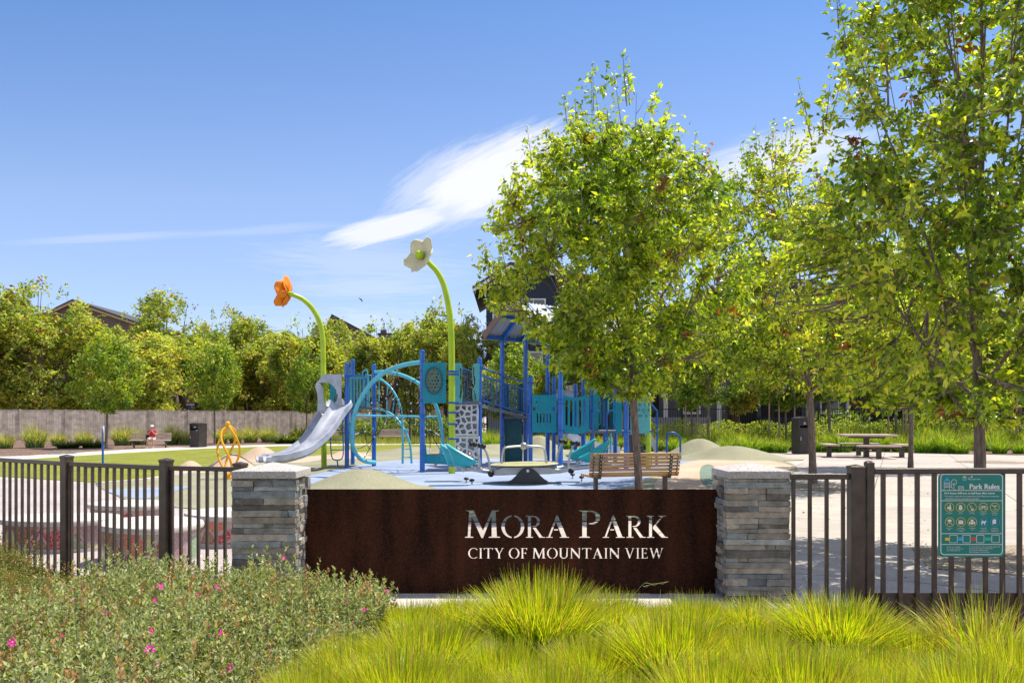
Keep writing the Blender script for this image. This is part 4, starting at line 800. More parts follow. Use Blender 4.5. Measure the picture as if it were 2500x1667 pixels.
for i, (x0, y0_, x1, y1) in enumerate([(869, 1014, 1072, 1017), (983, 1047, 998, 1049), (983, 1075, 1001, 1076), (983, 1095, 1003, 1096), (983, 1115, 1004, 1116), (926, 926, 925, 996), (946, 942, 944, 1002), (965, 960, 958, 1010)]):
    q = MB(); q.tube([W(x0, y0_, 24.9 if i == 0 else 26), W(x1, y1, 24.9 if i == 0 else 26)], .03 if i == 0 else .016, 8); q.build('rung', MT['aqua'], ps, True)
hub = [(993, 958, 25.3), (970, 938, 25.2), (954, 942, 25.6), (1003, 985, 25.2), (1004, 1004, 25.2), (975, 1002, 25.4), (943, 972, 25.6), (921, 983, 25.8), (907, 984, 25.2), (932, 1000, 25.4), (1014, 1036, 24.8), (891, 1053, 25), (896, 1085, 25), (914, 1066, 25.3), (1050, 1050, 24.9), (940, 1035, 25.2), (960, 975, 25.6), (985, 1020, 25.2)]
lk = [(0, 1), (0, 3), (0, 16), (1, 2), (1, 6), (2, 6), (3, 4), (4, 5), (5, 6), (6, 7), (7, 8), (8, 9), (9, 5), (4, 10), (10, 5), (11, 12), (12, 13), (11, 13), (13, 15), (15, 5), (15, 9), (10, 17), (17, 5), (16, 6), (16, 5), (3, 16), (17, 15), (0, 5), (3, 5), (13, 9)]
anc = [((969, 902, 24), 1), ((1028, 920, 23.7), 1), ((1028, 945, 23.7), 0), ((1028, 990, 23.7), 3), ((1028, 1020, 23.7), 10), ((886, 966, 24.5), 8), ((866, 1060, 25), 11), ((872, 1095, 25.3), 12), ((889, 1118, 25.8), 13), ((907, 1095, 26.2), 12), ((1072, 1062, 25), 14), ((1074, 1098, 25), 14), ((1040, 1045, 24), 10), ((910, 1045, 26.3), 13), ((945, 908, 26), 2), ((1005, 928, 25.1), 0), ((1036, 1062, 23.8), 14), ((900, 1015, 25), 8), ((1050, 1105, 24.6), 14)]
q = MB()
def sag(a, b): m_ = (a+b)/2; m_.z -= (a-b).length*.05; return [a, m_, b]
for a, b in lk: q.tube(sag(W(*hub[a]), W(*hub[b])), .011, 5)
for a, b in anc: q.tube(sag(W(*a), W(*hub[b])), .011, 5)
o = q.build('rope_net', MT['rope'], ps)
q = MB()
for h in hub: q.ball(W(*h), .028, 6)
for a, b in anc:
    A_ = W(*a); B_ = W(*hub[b]); dd = (B_-A_).normalized(); q.tube([A_, A_+dd*.14], .02, 6)
q.build('rope_fitting', MT['clamp'], o)
# bubble panel, side panels, rock wall
p = panel('bubble_panel', rr(1032, 1089, 884.5, 984, 1.2), 23.35, 'teal', [ell(1058.5, 929, 20, 32, 30)]); bolts(p, [(1036, 888), (1085, 888), (1036, 980), (1052, 980), (1068, 980), (1084, 980), (1036, 915), (1036, 946), (1085, 908), (1085, 960)], 23.35)
q = link('ring', plate(wpoly(ell(1058.5, 929, 21.5, 33.5, 32), 23.3), [wpoly(ell(1058.5, 929, 18.5, 30.5, 32), 23.3)], .03), MT['teal_d'], p); q.location.y = 23.3-23.35
hs = [ell(1058.5+(i-2)*7.4+(3.7 if j % 2 else 0), 929+(j-3)*8.2, 2.4, 2.9, 8) for j in range(7) for i in range(5) if ((i-2)*7.4+(3.7 if j % 2 else 0))**2/17**2+((j-3)*8.2)**2/29**2 < .82]
q = link('drum_grille', plate(wpoly(ell(1058.5, 929, 19.5, 31.5, 32), 23.36), [wpoly(h, 23.36) for h in hs], .02), MT['drum'], p); q.location.y = 0
p = panel('wavy_panel', [(1110, 886), (1127, 886), (1129.5, 900), (1128.5, 915), (1126, 932), (1128.5, 945), (1130, 960), (1128, 984), (1111, 984)], 23.9, 'teal_l', [[(1122, 897), (1126, 899), (1127, 915), (1126, 930), (1122.5, 928), (1123.5, 912)], [(1123.5, 938), (1127, 938), (1128, 955), (1125, 972), (1120.5, 971), (1123.5, 955)]])
bolts(p, [(1114, 890), (1114, 980), (1122, 980)], 23.9)
p = panel('wavy_panel', [(1155, 888), (1171, 888), (1170, 984), (1155, 984), (1152.5, 960), (1154, 950), (1158, 943), (1154, 930), (1152, 910)], 24.4, 'teal_l', [[(1155, 897), (1158.5, 897), (1158, 912), (1161, 930), (1160, 938), (1157.5, 942), (1157, 928), (1154.5, 912)], [(1157, 955), (1159, 953), (1163, 972), (1162, 975), (1159, 974)]])
bolts(p, [(1167, 892), (1160, 980), (1168, 980)], 24.4)
for x in (1134, 1141, 1147): q = MB(); q.tube([W(x, 905, 25.4), W(x, 978, 25.4)], .012, 6); q.build('baluster', MT['postblue2'], ps, True)
for y0_, y1 in ((898, 907), (976, 982)): q = MB(); q.tube([W(1128, y0_, 25.4), W(1153, y1, 25.4)], .02, 6); q.build('guard_rail', MT['postblue2'], ps, True)
q = MB(); q.box(X_(1105, 24.4), X_(1172, 24.4), 24.0, 25.6, W(0, 988, 24.4).z, W(0, 980, 24.4).z); q.build('deck', MT['deck'], ps)
RD = 24.2; rnd = random.Random(11)
def cells(x0, x1, y0_, y1, nx, ny, shrink, k_):
    """irregular cells from jittered seeds (half-plane clipping), each pulled in towards its middle"""
    S = [(x0+(x1-x0)*(i+.5+rnd.uniform(-.34, .34))/nx, y0_+(y1-y0_)*(j+.5+rnd.uniform(-.34, .34))/ny) for j in range(ny) for i in range(nx)]; out = []
    for a in S:
        P = [(x0+1, y0_+1), (x1-1, y0_+1), (x1-1, y1-1), (x0+1, y1-1)]
        for b in S:
            if a is b: continue
            m_ = ((a[0]+b[0])/2, (a[1]+b[1])/2); n_ = (b[0]-a[0], b[1]-a[1]); Q = []; sd = lambda p: (p[0]-m_[0])*n_[0]+(p[1]-m_[1])*n_[1]
            for i in range(len(P)):
                p, q_ = P[i], P[(i+1) % len(P)]; sp, sq = sd(p), sd(q_)
                if sp <= 0: Q.append(p)
                if sp*sq < 0: t = sp/(sp-sq); Q.append((p[0]+(q_[0]-p[0])*t, p[1]+(q_[1]-p[1])*t))
            P = Q
            if len(P) < 3: break
        if len(P) < 3: continue
        c_ = (sum(p[0] for p in P)/len(P), sum(p[1] for p in P)/len(P)); w0 = min(max(p[0] for p in P)-min(p[0] for p in P), max(p[1] for p in P)-min(p[1] for p in P))
        s_ = max(.3, 1-k_/max(w0, 1)); out.append([(c_[0]+(p[0]-c_[0])*s_, c_[1]+(p[1]-c_[1])*s_) for p in P])
    return out
def rock(x0, x1, y0_, y1, rowsn, colsn):
    hs = cells(x0, x1, y0_, y1, colsn, rowsn, .8, 5.2)
    out = [(x0, y0_-1), (x1, y0_-1), (x1, y1+1), (x0, y1+1)]
    o = link('climbing_wall', plate(wpoly(out, RD), [wpoly(h, RD) for h in hs], .16), MT['rock'], ps); o.location.y = RD-.08
    hb = [[(sum(p[0] for p in h)/len(h)+(q_[0]-sum(p[0] for p in h)/len(h))*.5, sum(p[1] for p in h)/len(h)+(q_[1]-sum(p[1] for p in h)/len(h))*.5) for q_ in h] for h in hs[1::3]]
    bk = link('climbing_wall_back', plate(wpoly([(x0+1, y0_), (x1-1, y0_), (x1-1, y1), (x0+1, y1)], RD), [wpoly(h, RD) for h in hb], .03), MT['rock'], o); bk.location.y = .10
rock(1109, 1168, 987, 1062, 5, 4); rock(1111, 1171, 1066, 1148, 5, 4)
# ramp bridge
def bridge(D0, D1, dx, name):
    a = lambda x, y, f: W(x+dx, y, D0+(D1-D0)*f)
    top = lambda f: a(1176+113*f, 898+38*f, f); mid = lambda f: a(1176+113*f, 916+38*f, f); bot = lambda f: a(1176+113*f, 977+35*f, f)
    for fn in (top, mid, bot): q = MB(); q.tube([fn(0), fn(1)], .024, 8); q.build('guard_rail', MT['postblue2'], ps, True)
    for k in range(1, 15): f = k/15; q = MB(); q.tube([mid(f), bot(f)], .010, 6); q.build('baluster', MT['postblue2'], ps, True)
bridge(25.0, 27.9, 0, ''); bridge(26.1, 29.0, -2, '')
q = MB(); v0 = [W(1176, 986, 25), W(1290, 1017, 27.9), W(1287, 1016, 29), W(1174, 987, 26.1)]; v1 = [p-Vector((0, 0, .09)) for p in v0]; q.add(v0+v1, [(0,1,2,3), (7,6,5,4), (0,4,5,1), (1,5,6,2), (2,6,7,3), (3,7,4,0)]); q.build('bridge_deck', MT['deck'], ps)
q = MB(); v0 = [W(1230, 1017, 26.3), W(1292, 1018, 27.9)]; q.box(X_(1230, 27.6), X_(1290, 27.6), 27.3, 29.2, W(0, 1022, 27.6).z, W(0, 1016, 27.6).z); q.build('deck', MT['deck'], ps)
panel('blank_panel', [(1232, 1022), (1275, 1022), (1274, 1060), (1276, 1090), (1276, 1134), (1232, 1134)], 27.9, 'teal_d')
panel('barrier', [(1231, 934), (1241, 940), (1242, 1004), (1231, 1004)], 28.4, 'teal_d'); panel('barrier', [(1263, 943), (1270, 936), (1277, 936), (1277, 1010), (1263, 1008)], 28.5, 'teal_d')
# shade roof
zr0, D0 = 4.05, 27.0
L0 = W(1185, 822, 27.3); L1 = W(1348, 838, 29.4); L1.z = L0.z; ed = (L1-L0).normalized(); nd = Vector((ed.y, -ed.x, 0)).normalized(); up = Vector((0, 0, 1))
wd_ = 1.15; rise = .98; LL = (L1-L0).length*1.55
RM = Matrix((( ed.x, nd.x, 0, L0.x), (ed.y, nd.y, 0, L0.y), (0, 0, 1, L0.z), (0, 0, 0, 1)))
def slope(y0_, y1, z0, z1, nm):
    n = 90; vs = []; fs = []
    for k in range(n+1):
        x = LL*k/n; z = .022*math.sin(k*math.pi/1.5)
        for y, zz in ((y0_, z0), (y1, z1)): vs.append(RM @ Vector((x, y, zz+z+.05)))
    fs = [(2*k, 2*k+1, 2*k+3, 2*k+2) for k in range(n)]
    q = MB(); q.add(vs, fs); return q.build(nm, MT['metalr'], ps)
slope(0, wd_, 0, rise, 'roof_sheet'); slope(2*wd_, wd_, 0, rise, 'roof_sheet')
def rbeam(name, a, b, w_, h, m): q = MB(); q.beam(RM @ Vector(a), RM @ Vector(b), w_, h); q.build(name, MT[m], ps)
for xx in (-.03, LL+.03): rbeam('fascia', (xx, -.05, 0), (xx, wd_, rise+.03), .05, .20, 'brownp'); rbeam('fascia', (xx, 2*wd_+.05, 0), (xx, wd_, rise+.03), .05, .20, 'brownp')
rbeam('fascia', (0, -.06, -.02), (LL, -.06, -.02), .04, .14, 'brownp'); rbeam('eave_beam', (.03, .06, -.02), (LL-.03, .06, -.02), .09, .12, 'postblue2'); rbeam('eave_beam', (.03, wd_*.62, rise*.62-.03), (LL-.03, wd_*.62, rise*.62-.03), .05, .07, 'postblue2')
rbeam('fascia', (0, 2*wd_+.06, -.02), (LL, 2*wd_+.06, -.02), .04, .14, 'brownp')
for px, D in ((1226, 27.8), (1283, 28.2), (1337, 29.7)):
    q = W(px, 812, D); xl = (q-L0).dot(ed)
    rbeam('rafter', (xl, .06, .0), (xl, wd_, rise-.02), .10, .12, 'postblue'); rbeam('rafter', (xl, 2*wd_-.06, .0), (xl, wd_, rise-.02), .10, .12, 'postblue')
# right-hand panels
p = panel('activity_panel', rr(1299, 1359, 964, 1056, 2), 25.9, 'teal', [ell(1304, 998, 4, 4.5, 12), ell(1351.5, 998, 4.6, 5.6, 14)]+[slot(x, x+3.4, 1009, 1032) for x in (1310.5, 1318.3, 1326.3, 1334.2, 1341.6)]+[ell(1310, 981, 2.2, 2.8, 10)])
bolts(p, [(1303, 1052), (1319, 1052), (1336, 1052), (1352, 1052), (1322, 978), (1332, 978), (1356, 968)], 25.9)
def curve(x0, x1, ya, yb, n=8): return [(x0+(x1-x0)*k/n, ya+(yb-ya)*math.sin(math.pi*k/n)) for k in range(n+1)]
p = panel('slatted_panel', curve(1373, 1438, 963, 970)+[(1439, 1040)]+curve(1439, 1373, 1052, 1060), 25.2, 'teal', [slot(x, x+5.6, 976+d, 1042+e) for x, d, e in ((1380.5, -1, -4), (1391.6, 1, -1), (1402.5, 2, 0), (1413.3, 0, -1), (1424.5, -3, -4))])
bolts(p, [(1376, 972), (1376, 1050), (1435, 972), (1435, 1045), (1390, 1058), (1422, 1057)], 25.2)
q = MB(); q.box(X_(1372, 25.6), X_(1542, 25.6), 25.3, 27.6, W(0, 1058, 25.6).z, W(0, 1051, 25.6).z); q.build('deck', MT['deck'], ps)
panel('side_panel', [(1448, 962), (1457, 962), (1463, 966), (1466, 976), (1466, 1034), (1462, 1040), (1463, 1057), (1449, 1057)], 25.6, 'teal', [slot(1461.5, 1464, 975, 1000), slot(1461.5, 1464, 1008, 1034)])
panel('side_panel', [(1503, 966), (1509, 962), (1519, 961), (1518, 1058), (1504, 1058), (1502, 1040), (1497, 1034), (1497, 976)], 25.1, 'teal', [slot(1499.5, 1503, 975, 1000), slot(1499.5, 1503, 1009, 1034)])
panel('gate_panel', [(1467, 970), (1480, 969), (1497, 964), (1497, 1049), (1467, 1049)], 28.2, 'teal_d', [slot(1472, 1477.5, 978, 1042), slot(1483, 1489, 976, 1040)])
for x0 in (1447, 1482):
    q = MB(); q.tube(spline([W(x0+18, 1002, 25), W(x0+8, 1003, 25), W(x0+2, 1008, 25), W(x0, 1016, 25), W(x0+.5, 1090, 25), W(x0+1, 1140, 25)], 5), .022, 8); q.build('grab_rail', MT['postblue2'], ps, True)
q = MB(); q.tube([W(1447, 967, 28.6), W(1478, 915, 28.8)], .04, 8); q.tube([W(1484, 915, 28.6), W(1483, 1010, 28.4)], .045, 8); q.build('shade_brace', MT['aqua'], ps, True)
p = panel('alphabet_panel', rr(1539.5, 1586, 961, 1058, 1.5), 24.9, 'teal_l')
items = []
for r_, row in enumerate(('A B C D E F G', 'H I J K L M', 'N O P Q R S', 'T U V W X Y Z')):
    me = text_mesh(row, .155, 'CENTER', .001); items.append((me, Matrix.Translation(W(1562.5, 979+13.5*r_, 24.9)-Vector((0, .013, 0)))))
lt = join_meshes('lettering', items, MT['teal_d'], p); lt.location.y = -24.9
bolts(p, [(1543, 966), (1543, 1054), (1583, 966), (1583, 1054)], 24.9)
cpost(1583, 958, 0, 25.2, .078, 'lime', 'lime_post', (968, 980, 1053))
# stairs and rails at the right of the structure
q = MB()
for k in range(5): q.box(X_(1536+10*k, 26.5), X_(1548+10*k, 26.5), 26.2, 27.4, .02, W(0, 1060, 26.5).z-.17*k)
q.build('steps', MT['gun'], ps)
q = MB(); v = wpoly([(1587, 1048), (1596, 1068), (1604, 1085), (1606, 1135), (1600, 1135), (1597, 1100), (1587, 1078)], 26.1); q.prism(v, 26.1, 26.15); q.build('stair_stringer', MT['slide'], ps)
for dx, D in ((0, 26.0), (-50, 27.4)):
    q = MB(); q.tube(spline([W(1585+dx, 983, D), W(1590+dx, 986, D), W(1598+dx, 996, D), W(1603+dx, 1003, D), W(1604.5+dx, 1015, D), W(1604+dx, 1136, D)], 4), .026, 8); q.tube([W(1586+dx, 1016, D), W(1603, 1035, D) if dx == 0 else W(1553, 1035, D)], .022, 8); q.build('handrail', MT['postblue2'], ps, True)
# grey rear slides and rungs glimpsed under the decks
q = MB()
P = spline([W(x, y, D) for x, y, D in [(1372, 1058, 29), (1395, 1068, 29.4), (1420, 1082, 29.8), (1450, 1092, 30.2), (1480, 1098, 30.6), (1512, 1104, 31)]], 5); n = len(P); vs = []
for c in P: vs += [c+Vector((0, -.3, .22)), c+Vector((0, -.27, 0)), c+Vector((0, .27, 0)), c+Vector((0, .3, .22)), c+Vector((0, .3, -.08)), c+Vector((0, -.3, -.08))]
q.add(vs, [(i*6+j, i*6+(j+1) % 6, i*6+6+(j+1) % 6, i*6+6+j) for i in range(n-1) for j in range(6)]+[tuple(range(6)), tuple((n-1)*6+j for j in range(5, -1, -1))]); q.build('slide', MT['slide'], ps, True)
q = MB(); q.tube([W(1491, 1050, 28.4), W(1491, 1122, 28.4)], .03, 8); q.tube([W(1478, 1070, 28.4), W(1505, 1080, 28.4)], .015, 6); q.tube([W(1478, 1095, 28.4), W(1505, 1090, 28.4)], .015, 6); q.build('fire_pole', MT['aqua'], ps, True)
panel('roof_sign_panel', [(1358, 953), (1404, 952), (1403, 975), (1358, 976)], 30.5, 'slide')
panel('rear_panel', [(1318, 966), (1324, 955), (1331, 952), (1337, 960), (1338, 970), (1318, 970)], 28.8, 'teal_d')
# low teal bench panel under the bubble panel
panel('low_panel', [(1035, 1086), (1040, 1084), (1042, 1108), (1088, 1109), (1094, 1112), (1094, 1134), (1034, 1131)], 23.8, 'teal')
q = MB(); q.box(X_(1036, 24), X_(1092, 24), 23.82, 24.3, W(0, 1112, 24).z, W(0, 1109, 24).z); q.build('low_seat', MT['deck'], ps)
# flower mast clamped to the structure
def flower_mast(par, pts, r, c, axis, petal_len, m, lookup, name='flower_mast', bulb=True):
    q = MB(); P = spline([W(*p) for p in pts], 7); n = len(P); q.tube(P, [r*(1.0 if i < n*.35 else 1.0-.28*(i-n*.35)/(n*.65)) for i in range(n)], 14); st = q.build(name, MT['lime'], par, True)
    ax = Vector(axis).normalized(); a1_ = ax.cross(Vector((0, 0, 1))).normalized(); a2 = ax.cross(a1_).normalized()
    for k in range(5):
        an = 2*math.pi*k/5+lookup; rad = (a1_*math.cos(an)+a2*math.sin(an)); d = (rad*.93+ax*.38).normalized(); sd = d.cross(ax).normalized(); nn = sd.cross(d).normalized(); q = MB(); vs = []; fs = []
        for i in range(9):
            t = i/8; wv = petal_len*.50*math.sin(math.pi*t**.85)**.5 if 0 < t < 1 else (.05 if t == 0 else .10)
            for s_ in (-1, -.5, 0, .5, 1): vs.append(c+ax*.04+d*(petal_len*t)+sd*(wv*s_)+nn*(-.05*petal_len*abs(s_)**2+.0)+ax*(.04*petal_len*t*t))
        fs = [(i*5+j, i*5+j+1, i*5+6+j, i*5+5+j) for i in range(8) for j in range(4)]
        q.add(vs, fs); o = q.build('petal', MT[m], st, True); sd_ = o.modifiers.new('s', 'SOLIDIFY'); sd_.thickness = .010
    q = MB(); q.ball(c+ax*.20, .12, 12); q.tube([c-ax*.12, c+ax*.16], .05, 10); q.build('flower_bulb', MT['lime'], st, True)
    return st
st = flower_mast(ps, [(1103, 1157, 23), (1103, 1000, 23), (1102.5, 860, 23), (1100, 790, 22.95), (1094, 740, 22.9), (1082, 692, 22.85), (1066, 662, 22.8), (1050, 645, 22.75), (1040, 634, 22.7)], .088, W(1037, 630, 22.7), (-.60, -.70, .28), .55, 'cream', .35)
q = MB()
for y in (907, 914, 983, 1007, 1035, 1071, 1135):
    z = W(0, y, 23).z; q.lathe([(.089, z-.025), (.102, z-.025), (.102, z+.025), (.089, z+.025)], 16, (X_(1103, 23), 23, 0)); q.box(X_(1103, 23)+.09, X_(1103, 23)+.20, 22.97, 23.03, z-.022, z+.022)
q.build('clamp', MT['postblue2'], st)
of = thing('flower_mast', 'curved lime green mast with a big orange metal flower beside the slide', 'flower sculpture', (0, 0, 0))
flower_mast(of, [(791, 1142, 25.8), (790, 1000, 25.8), (789, 860, 25.8), (786, 810, 25.8), (777, 778, 25.75), (760, 750, 25.7), (738, 730, 25.6), (716, 720, 25.5), (707, 716, 25.4)], .082, W(706, 716, 25.4), (-.93, .25, .22), .52, 'orange', .95, 'stem')

# ------------------------------------------------------------ spinning see-saw
def Z(x, y, D): return W(1060+x*.17007, 1050+y*.17007, D)
SD = 19.5
ss = thing('seesaw', 'silver rocking see-saw with turquoise bucket seats and a pale yellow ring in the middle', 'see-saw', (0, 0, 0))
for D in (19.25, 20.0):
    pl = [Z(x, y, D) for x, y in [(1035, 778), (1110, 712), (1180, 645), (1225, 590), (1262, 556), (1305, 542), (1375, 542), (1420, 556), (1465, 590), (1520, 645), (1580, 700), (1650, 762), (1630, 778)]]
    pl = [(p.x, max(.018, p.z)) for p in pl]; q = MB(); q.prism(pl, D-.02, D+.02); q.build('base_plate', MT['gun'], ss)
q = MB(); q.tube([Z(1343, 582, 19.2), Z(1343, 582, 20.05)], .035, 10); q.build('axle', MT['clamp'], ss, True)
hp = [(810, 640), (815, 612), (880, 560), (1000, 522), (1640, 522), (1760, 552), (1885, 580), (1900, 590), (1800, 608), (1620, 622), (1400, 625), (1150, 632), (950, 640)]
pr = [(p.x, p.z) for p in (Z(x, y, SD) for x, y in hp)]; q = MB(); q.prism(pr, 19.29, 19.95); o = q.build('rocker_body', MT['galv'], ss); bv = o.modifiers.new('b', 'BEVEL'); bv.width = .06; bv.segments = 3; bv.angle_limit = R(60)
c0 = Z(1290, 482, SD+.1); q = MB()
for (ra, za, rb_, zb_) in [(.66, 0, .79, 0)]:
    q.lathe([(.62, -.015), (.74, -.018), (.79, -.0), (.74, .018), (.62, .015)], 48, c0, Matrix.Rotation(R(-1.2), 4, 'Y')); 
o = q.build('standing_ring', MT['disc'], ss, True)
q = MB(); q.lathe([(.60, -.03), (.60, .0), (.01, .01), (.01, -.03)], 36, c0); q.build('turntable', MT['galv'], ss, True)
topb = Z(1283, 225, SD+.1); q = MB(); q.ball(topb, .085, 14); q.build('hub_ball', MT['galv'], ss, True)
for an in (25, 155, 205, 335):
    e = c0+Vector((.56*math.cos(R(an)), .56*math.sin(R(an)), .02)); m_ = (e+topb)/2+Vector((.17*math.cos(R(an)), .17*math.sin(R(an)), .16)); q = MB(); q.tube(spline([e, e+(m_-e)*.5+Vector((.03*math.cos(R(an)), 0, .05)), m_, topb], 6), .024, 8); q.build('hoop_bar', MT['galv'], ss, True)
for pts in ([(860, 600, 19.3), (700, 585, 19.2), (560, 562, 19.1), (450, 540, 19)], [(860, 560, 19.9), (640, 560, 20), (480, 548, 20.1), (330, 530, 20.2)], [(1800, 590, 19.3), (1950, 560, 19.2), (2120, 535, 19.1), (2230, 520, 19)], [(1760, 545, 19.9), (1900, 520, 20), (2050, 500, 20.1)]):
    q = MB(); q.tube(spline([Z(*p) for p in pts], 5), .045, 10); q.build('arm', MT['galv'], ss, True)
for hb, g1, g2 in [([(800, 610, 19.2), (795, 500, 19.2), (775, 400, 19.2), (745, 310, 19.2), (690, 228, 19.2)], (652, 218, 19.15), (706, 232, 19.05)), ([(662, 560, 20), (655, 460, 20), (630, 350, 20), (600, 270, 20), (565, 205, 20)], (530, 198, 19.95), (582, 205, 19.85)),
                 ([(1750, 560, 20), (1760, 440, 20), (1780, 330, 20), (1810, 240, 20), (1845, 165, 20)], (1812, 155, 19.95), (1878, 170, 19.85)), ([(1925, 570, 19.2), (1930, 450, 19.2), (1948, 350, 19.2), (1975, 270, 19.2), (2015, 185, 19.2)], (1982, 182, 19.15), (2058, 190, 19.05))]:
    q = MB(); q.tube(spline([Z(*p) for p in hb], 5), .026, 8); o = q.build('handle', MT['galv'], ss, True)
    q = MB(); q.tube([Z(*g1), Z(*g2)], .03, 8); q.ball(Z(*g1), .055, 10); q.ball(Z(*g2), .062, 10); q.build('grip', MT['black'], o, True)
def bucket(x0, y0_, D, s):
    """scoop shaped seat: x0,y0_ = front lip in zoomed coordinates; s = +1 back on the left, -1 back on the right"""
    c = Z(x0, y0_, D); n = 14; m = 13; vs = []
    for i in range(n):
        t = i/(n-1); x = -.68+.70*t
        zr = .40*(1-t)**1.05; zb = max(-.10, .40-1.9*t) if t < .3 else (-.10 if t < .78 else -.10+.12*((t-.78)/.22)**1.4)
        zb = min(zb, zr-.0); hw = .20*(.70+.30*math.sin(math.pi*min(1, .15+t*.75)))*(1 if t < .85 else 1-.35*((t-.85)/.15))
        for j in range(m):
            u = -1+2*j/(m-1); vs.append(c+Vector((x*s, u*hw, zb+(zr-zb)*abs(u)**3.2)))
    q = MB(); q.add(vs, [(i*m+j, i*m+j+1, (i+1)*m+j+1, (i+1)*m+j) for i in range(n-1) for j in range(m-1)]); o = q.build('seat', MT['seat'], ss, True)
    sd_ = o.modifiers.new('s', 'SOLIDIFY'); sd_.thickness = .025
    q = MB(); q.tube([c+Vector((-.3*s, 0, -.12)), c+Vector((-.25*s, 0, -.20))], .06, 8); q.build('seat_mount', MT['galv'], o)
bucket(612, 455, 19.0, 1); bucket(500, 440, 20.2, 1); bucket(2085, 400, 19.1, -1); bucket(1900, 370, 20.1, -1)
for x, y, D in ((815, 625, 19.2), (1965, 578, 19.2)): q = MB(); q.ball(Z(x, y, D), .072, 14); q.build('foot_peg', MT['black'], ss, True)
for px, py, lab in ((1138.5, 1181, 'left pair, farther one'), (1152, 1185, 'left pair, nearer one'), (1398, 1170, 'right pair, farther one'), (1420, 1177, 'right pair, nearer one')):
    c = G(px, py); t = thing('bumper_peg', 'round black bumper peg under the see-saw, '+lab, 'bumper peg', (c.x, c.y, .02), 0, 'bumper pegs under the see-saw')
    q = MB(); q.tube([(0, 0, 0), (0, 0, .075)], .018, 8); q.build('stem', MT['galv'], t, True); q = MB(); q.ball((0, 0, .10), .062, 12, (1, 1, .55)); q.build('rubber_head', MT['black'], t, True)

# ------------------------------------------------------------ yellow twisted climber, blue tube, hoop, stool
cy = thing('twisted_climber', 'yellow twisted tube spinner pole standing on the green surface behind the left railing', 'spinner pole', (0, 0, 0))
c = G(557, 1152); DD = 21.0
top = W(556, 1034, DD)
for k in range(4):
    a0 = k*math.pi/2+.6; P = []
    for i in range(13):
        t = i/12; r_ = .02+.30*math.sin(math.pi*(t**.8))**.75*(1-.15*t); a = a0+2.2*t; P.append(Vector((X_(558, DD)+r_*math.cos(a)*.9, DD+r_*math.sin(a)*.9, top.z-.05-(top.z-.12)*t)))
    q = MB(); q.tube(spline(P, 2), .028, 8); q.build('twisted_tube', MT['yellow'], cy, True)
q = MB(); q.ball(top, .06, 14); q.build('top_ball', MT['yellow'], cy, True)
q = MB(); q.lathe([(.13, .02), (.13, .06), (.05, .09), (.03, .15), (.001, .15)], 16, (X_(558, DD), DD, 0)); q.build('footing', MT['yellow'], cy, True)
bp_ = thing('bubble_post', 'slim upright blue panel post on the lawn edge at the left', 'play post', (X_(251, 26), 26, 0))
q = MB(); q.tube([(0, 0, 0), (0, 0, W(0, 1046, 26).z)], .032, 10); q.build('post', MT['postblue'], bp_, True)
q = MB(); q.lathe([(.001, -.015), (.24, -.015), (.24, .015), (.001, .015)], 24, (.03, 0, 1.02), Matrix.Rotation(R(113), 4, 'Z') @ Matrix.Rotation(R(90), 4, 'X')); q.build('drum_disc', MT['slide'], bp_, True)
hp_ = thing('hoop_rail', 'blue hoop handrail beside the stairs, left of the green mound', 'handrail', (0, 0, 0))
q = MB(); q.tube(spline([W(1628, 1120, 29), W(1628, 1075, 29), W(1629, 1062, 29), W(1635, 1056, 29), W(1644, 1056, 29), W(1655, 1062, 29), W(1660, 1070, 29), W(1661, 1085, 29), W(1661, 1122, 29)], 5), .033, 10); q.build('rail', MT['postblue2'], hp_, True)
yl = thing('play_stool', 'small yellow disc stool seen behind the low teal panel', 'stool', (X_(1064, 27), 27, 0)); q = MB(); q.lathe([(.2, .36), (.2, .40), (.001, .40)], 18); q.tube([(0, 0, 0), (0, 0, .37)], .05, 8); q.build('stool_body', MT['yellow'], yl)
# bird in the sky
bd_ = MB(); c = W(881, 731, 60); 
for a, b, w_ in (((-.16, 0, .12), (0, 0, 0), .05), ((0, 0, 0), (.10, 0, -.14), .05), ((-.03, -.08, .02), (.03, .12, -.01), .06)): bd_.tube([c+Vector(a), c+Vector(b)], [.012, .05], 6)
tag(bd_.build('bird', MT['black'], None), 'tiny dark bird flying in the sky above the middle trees', 'bird')
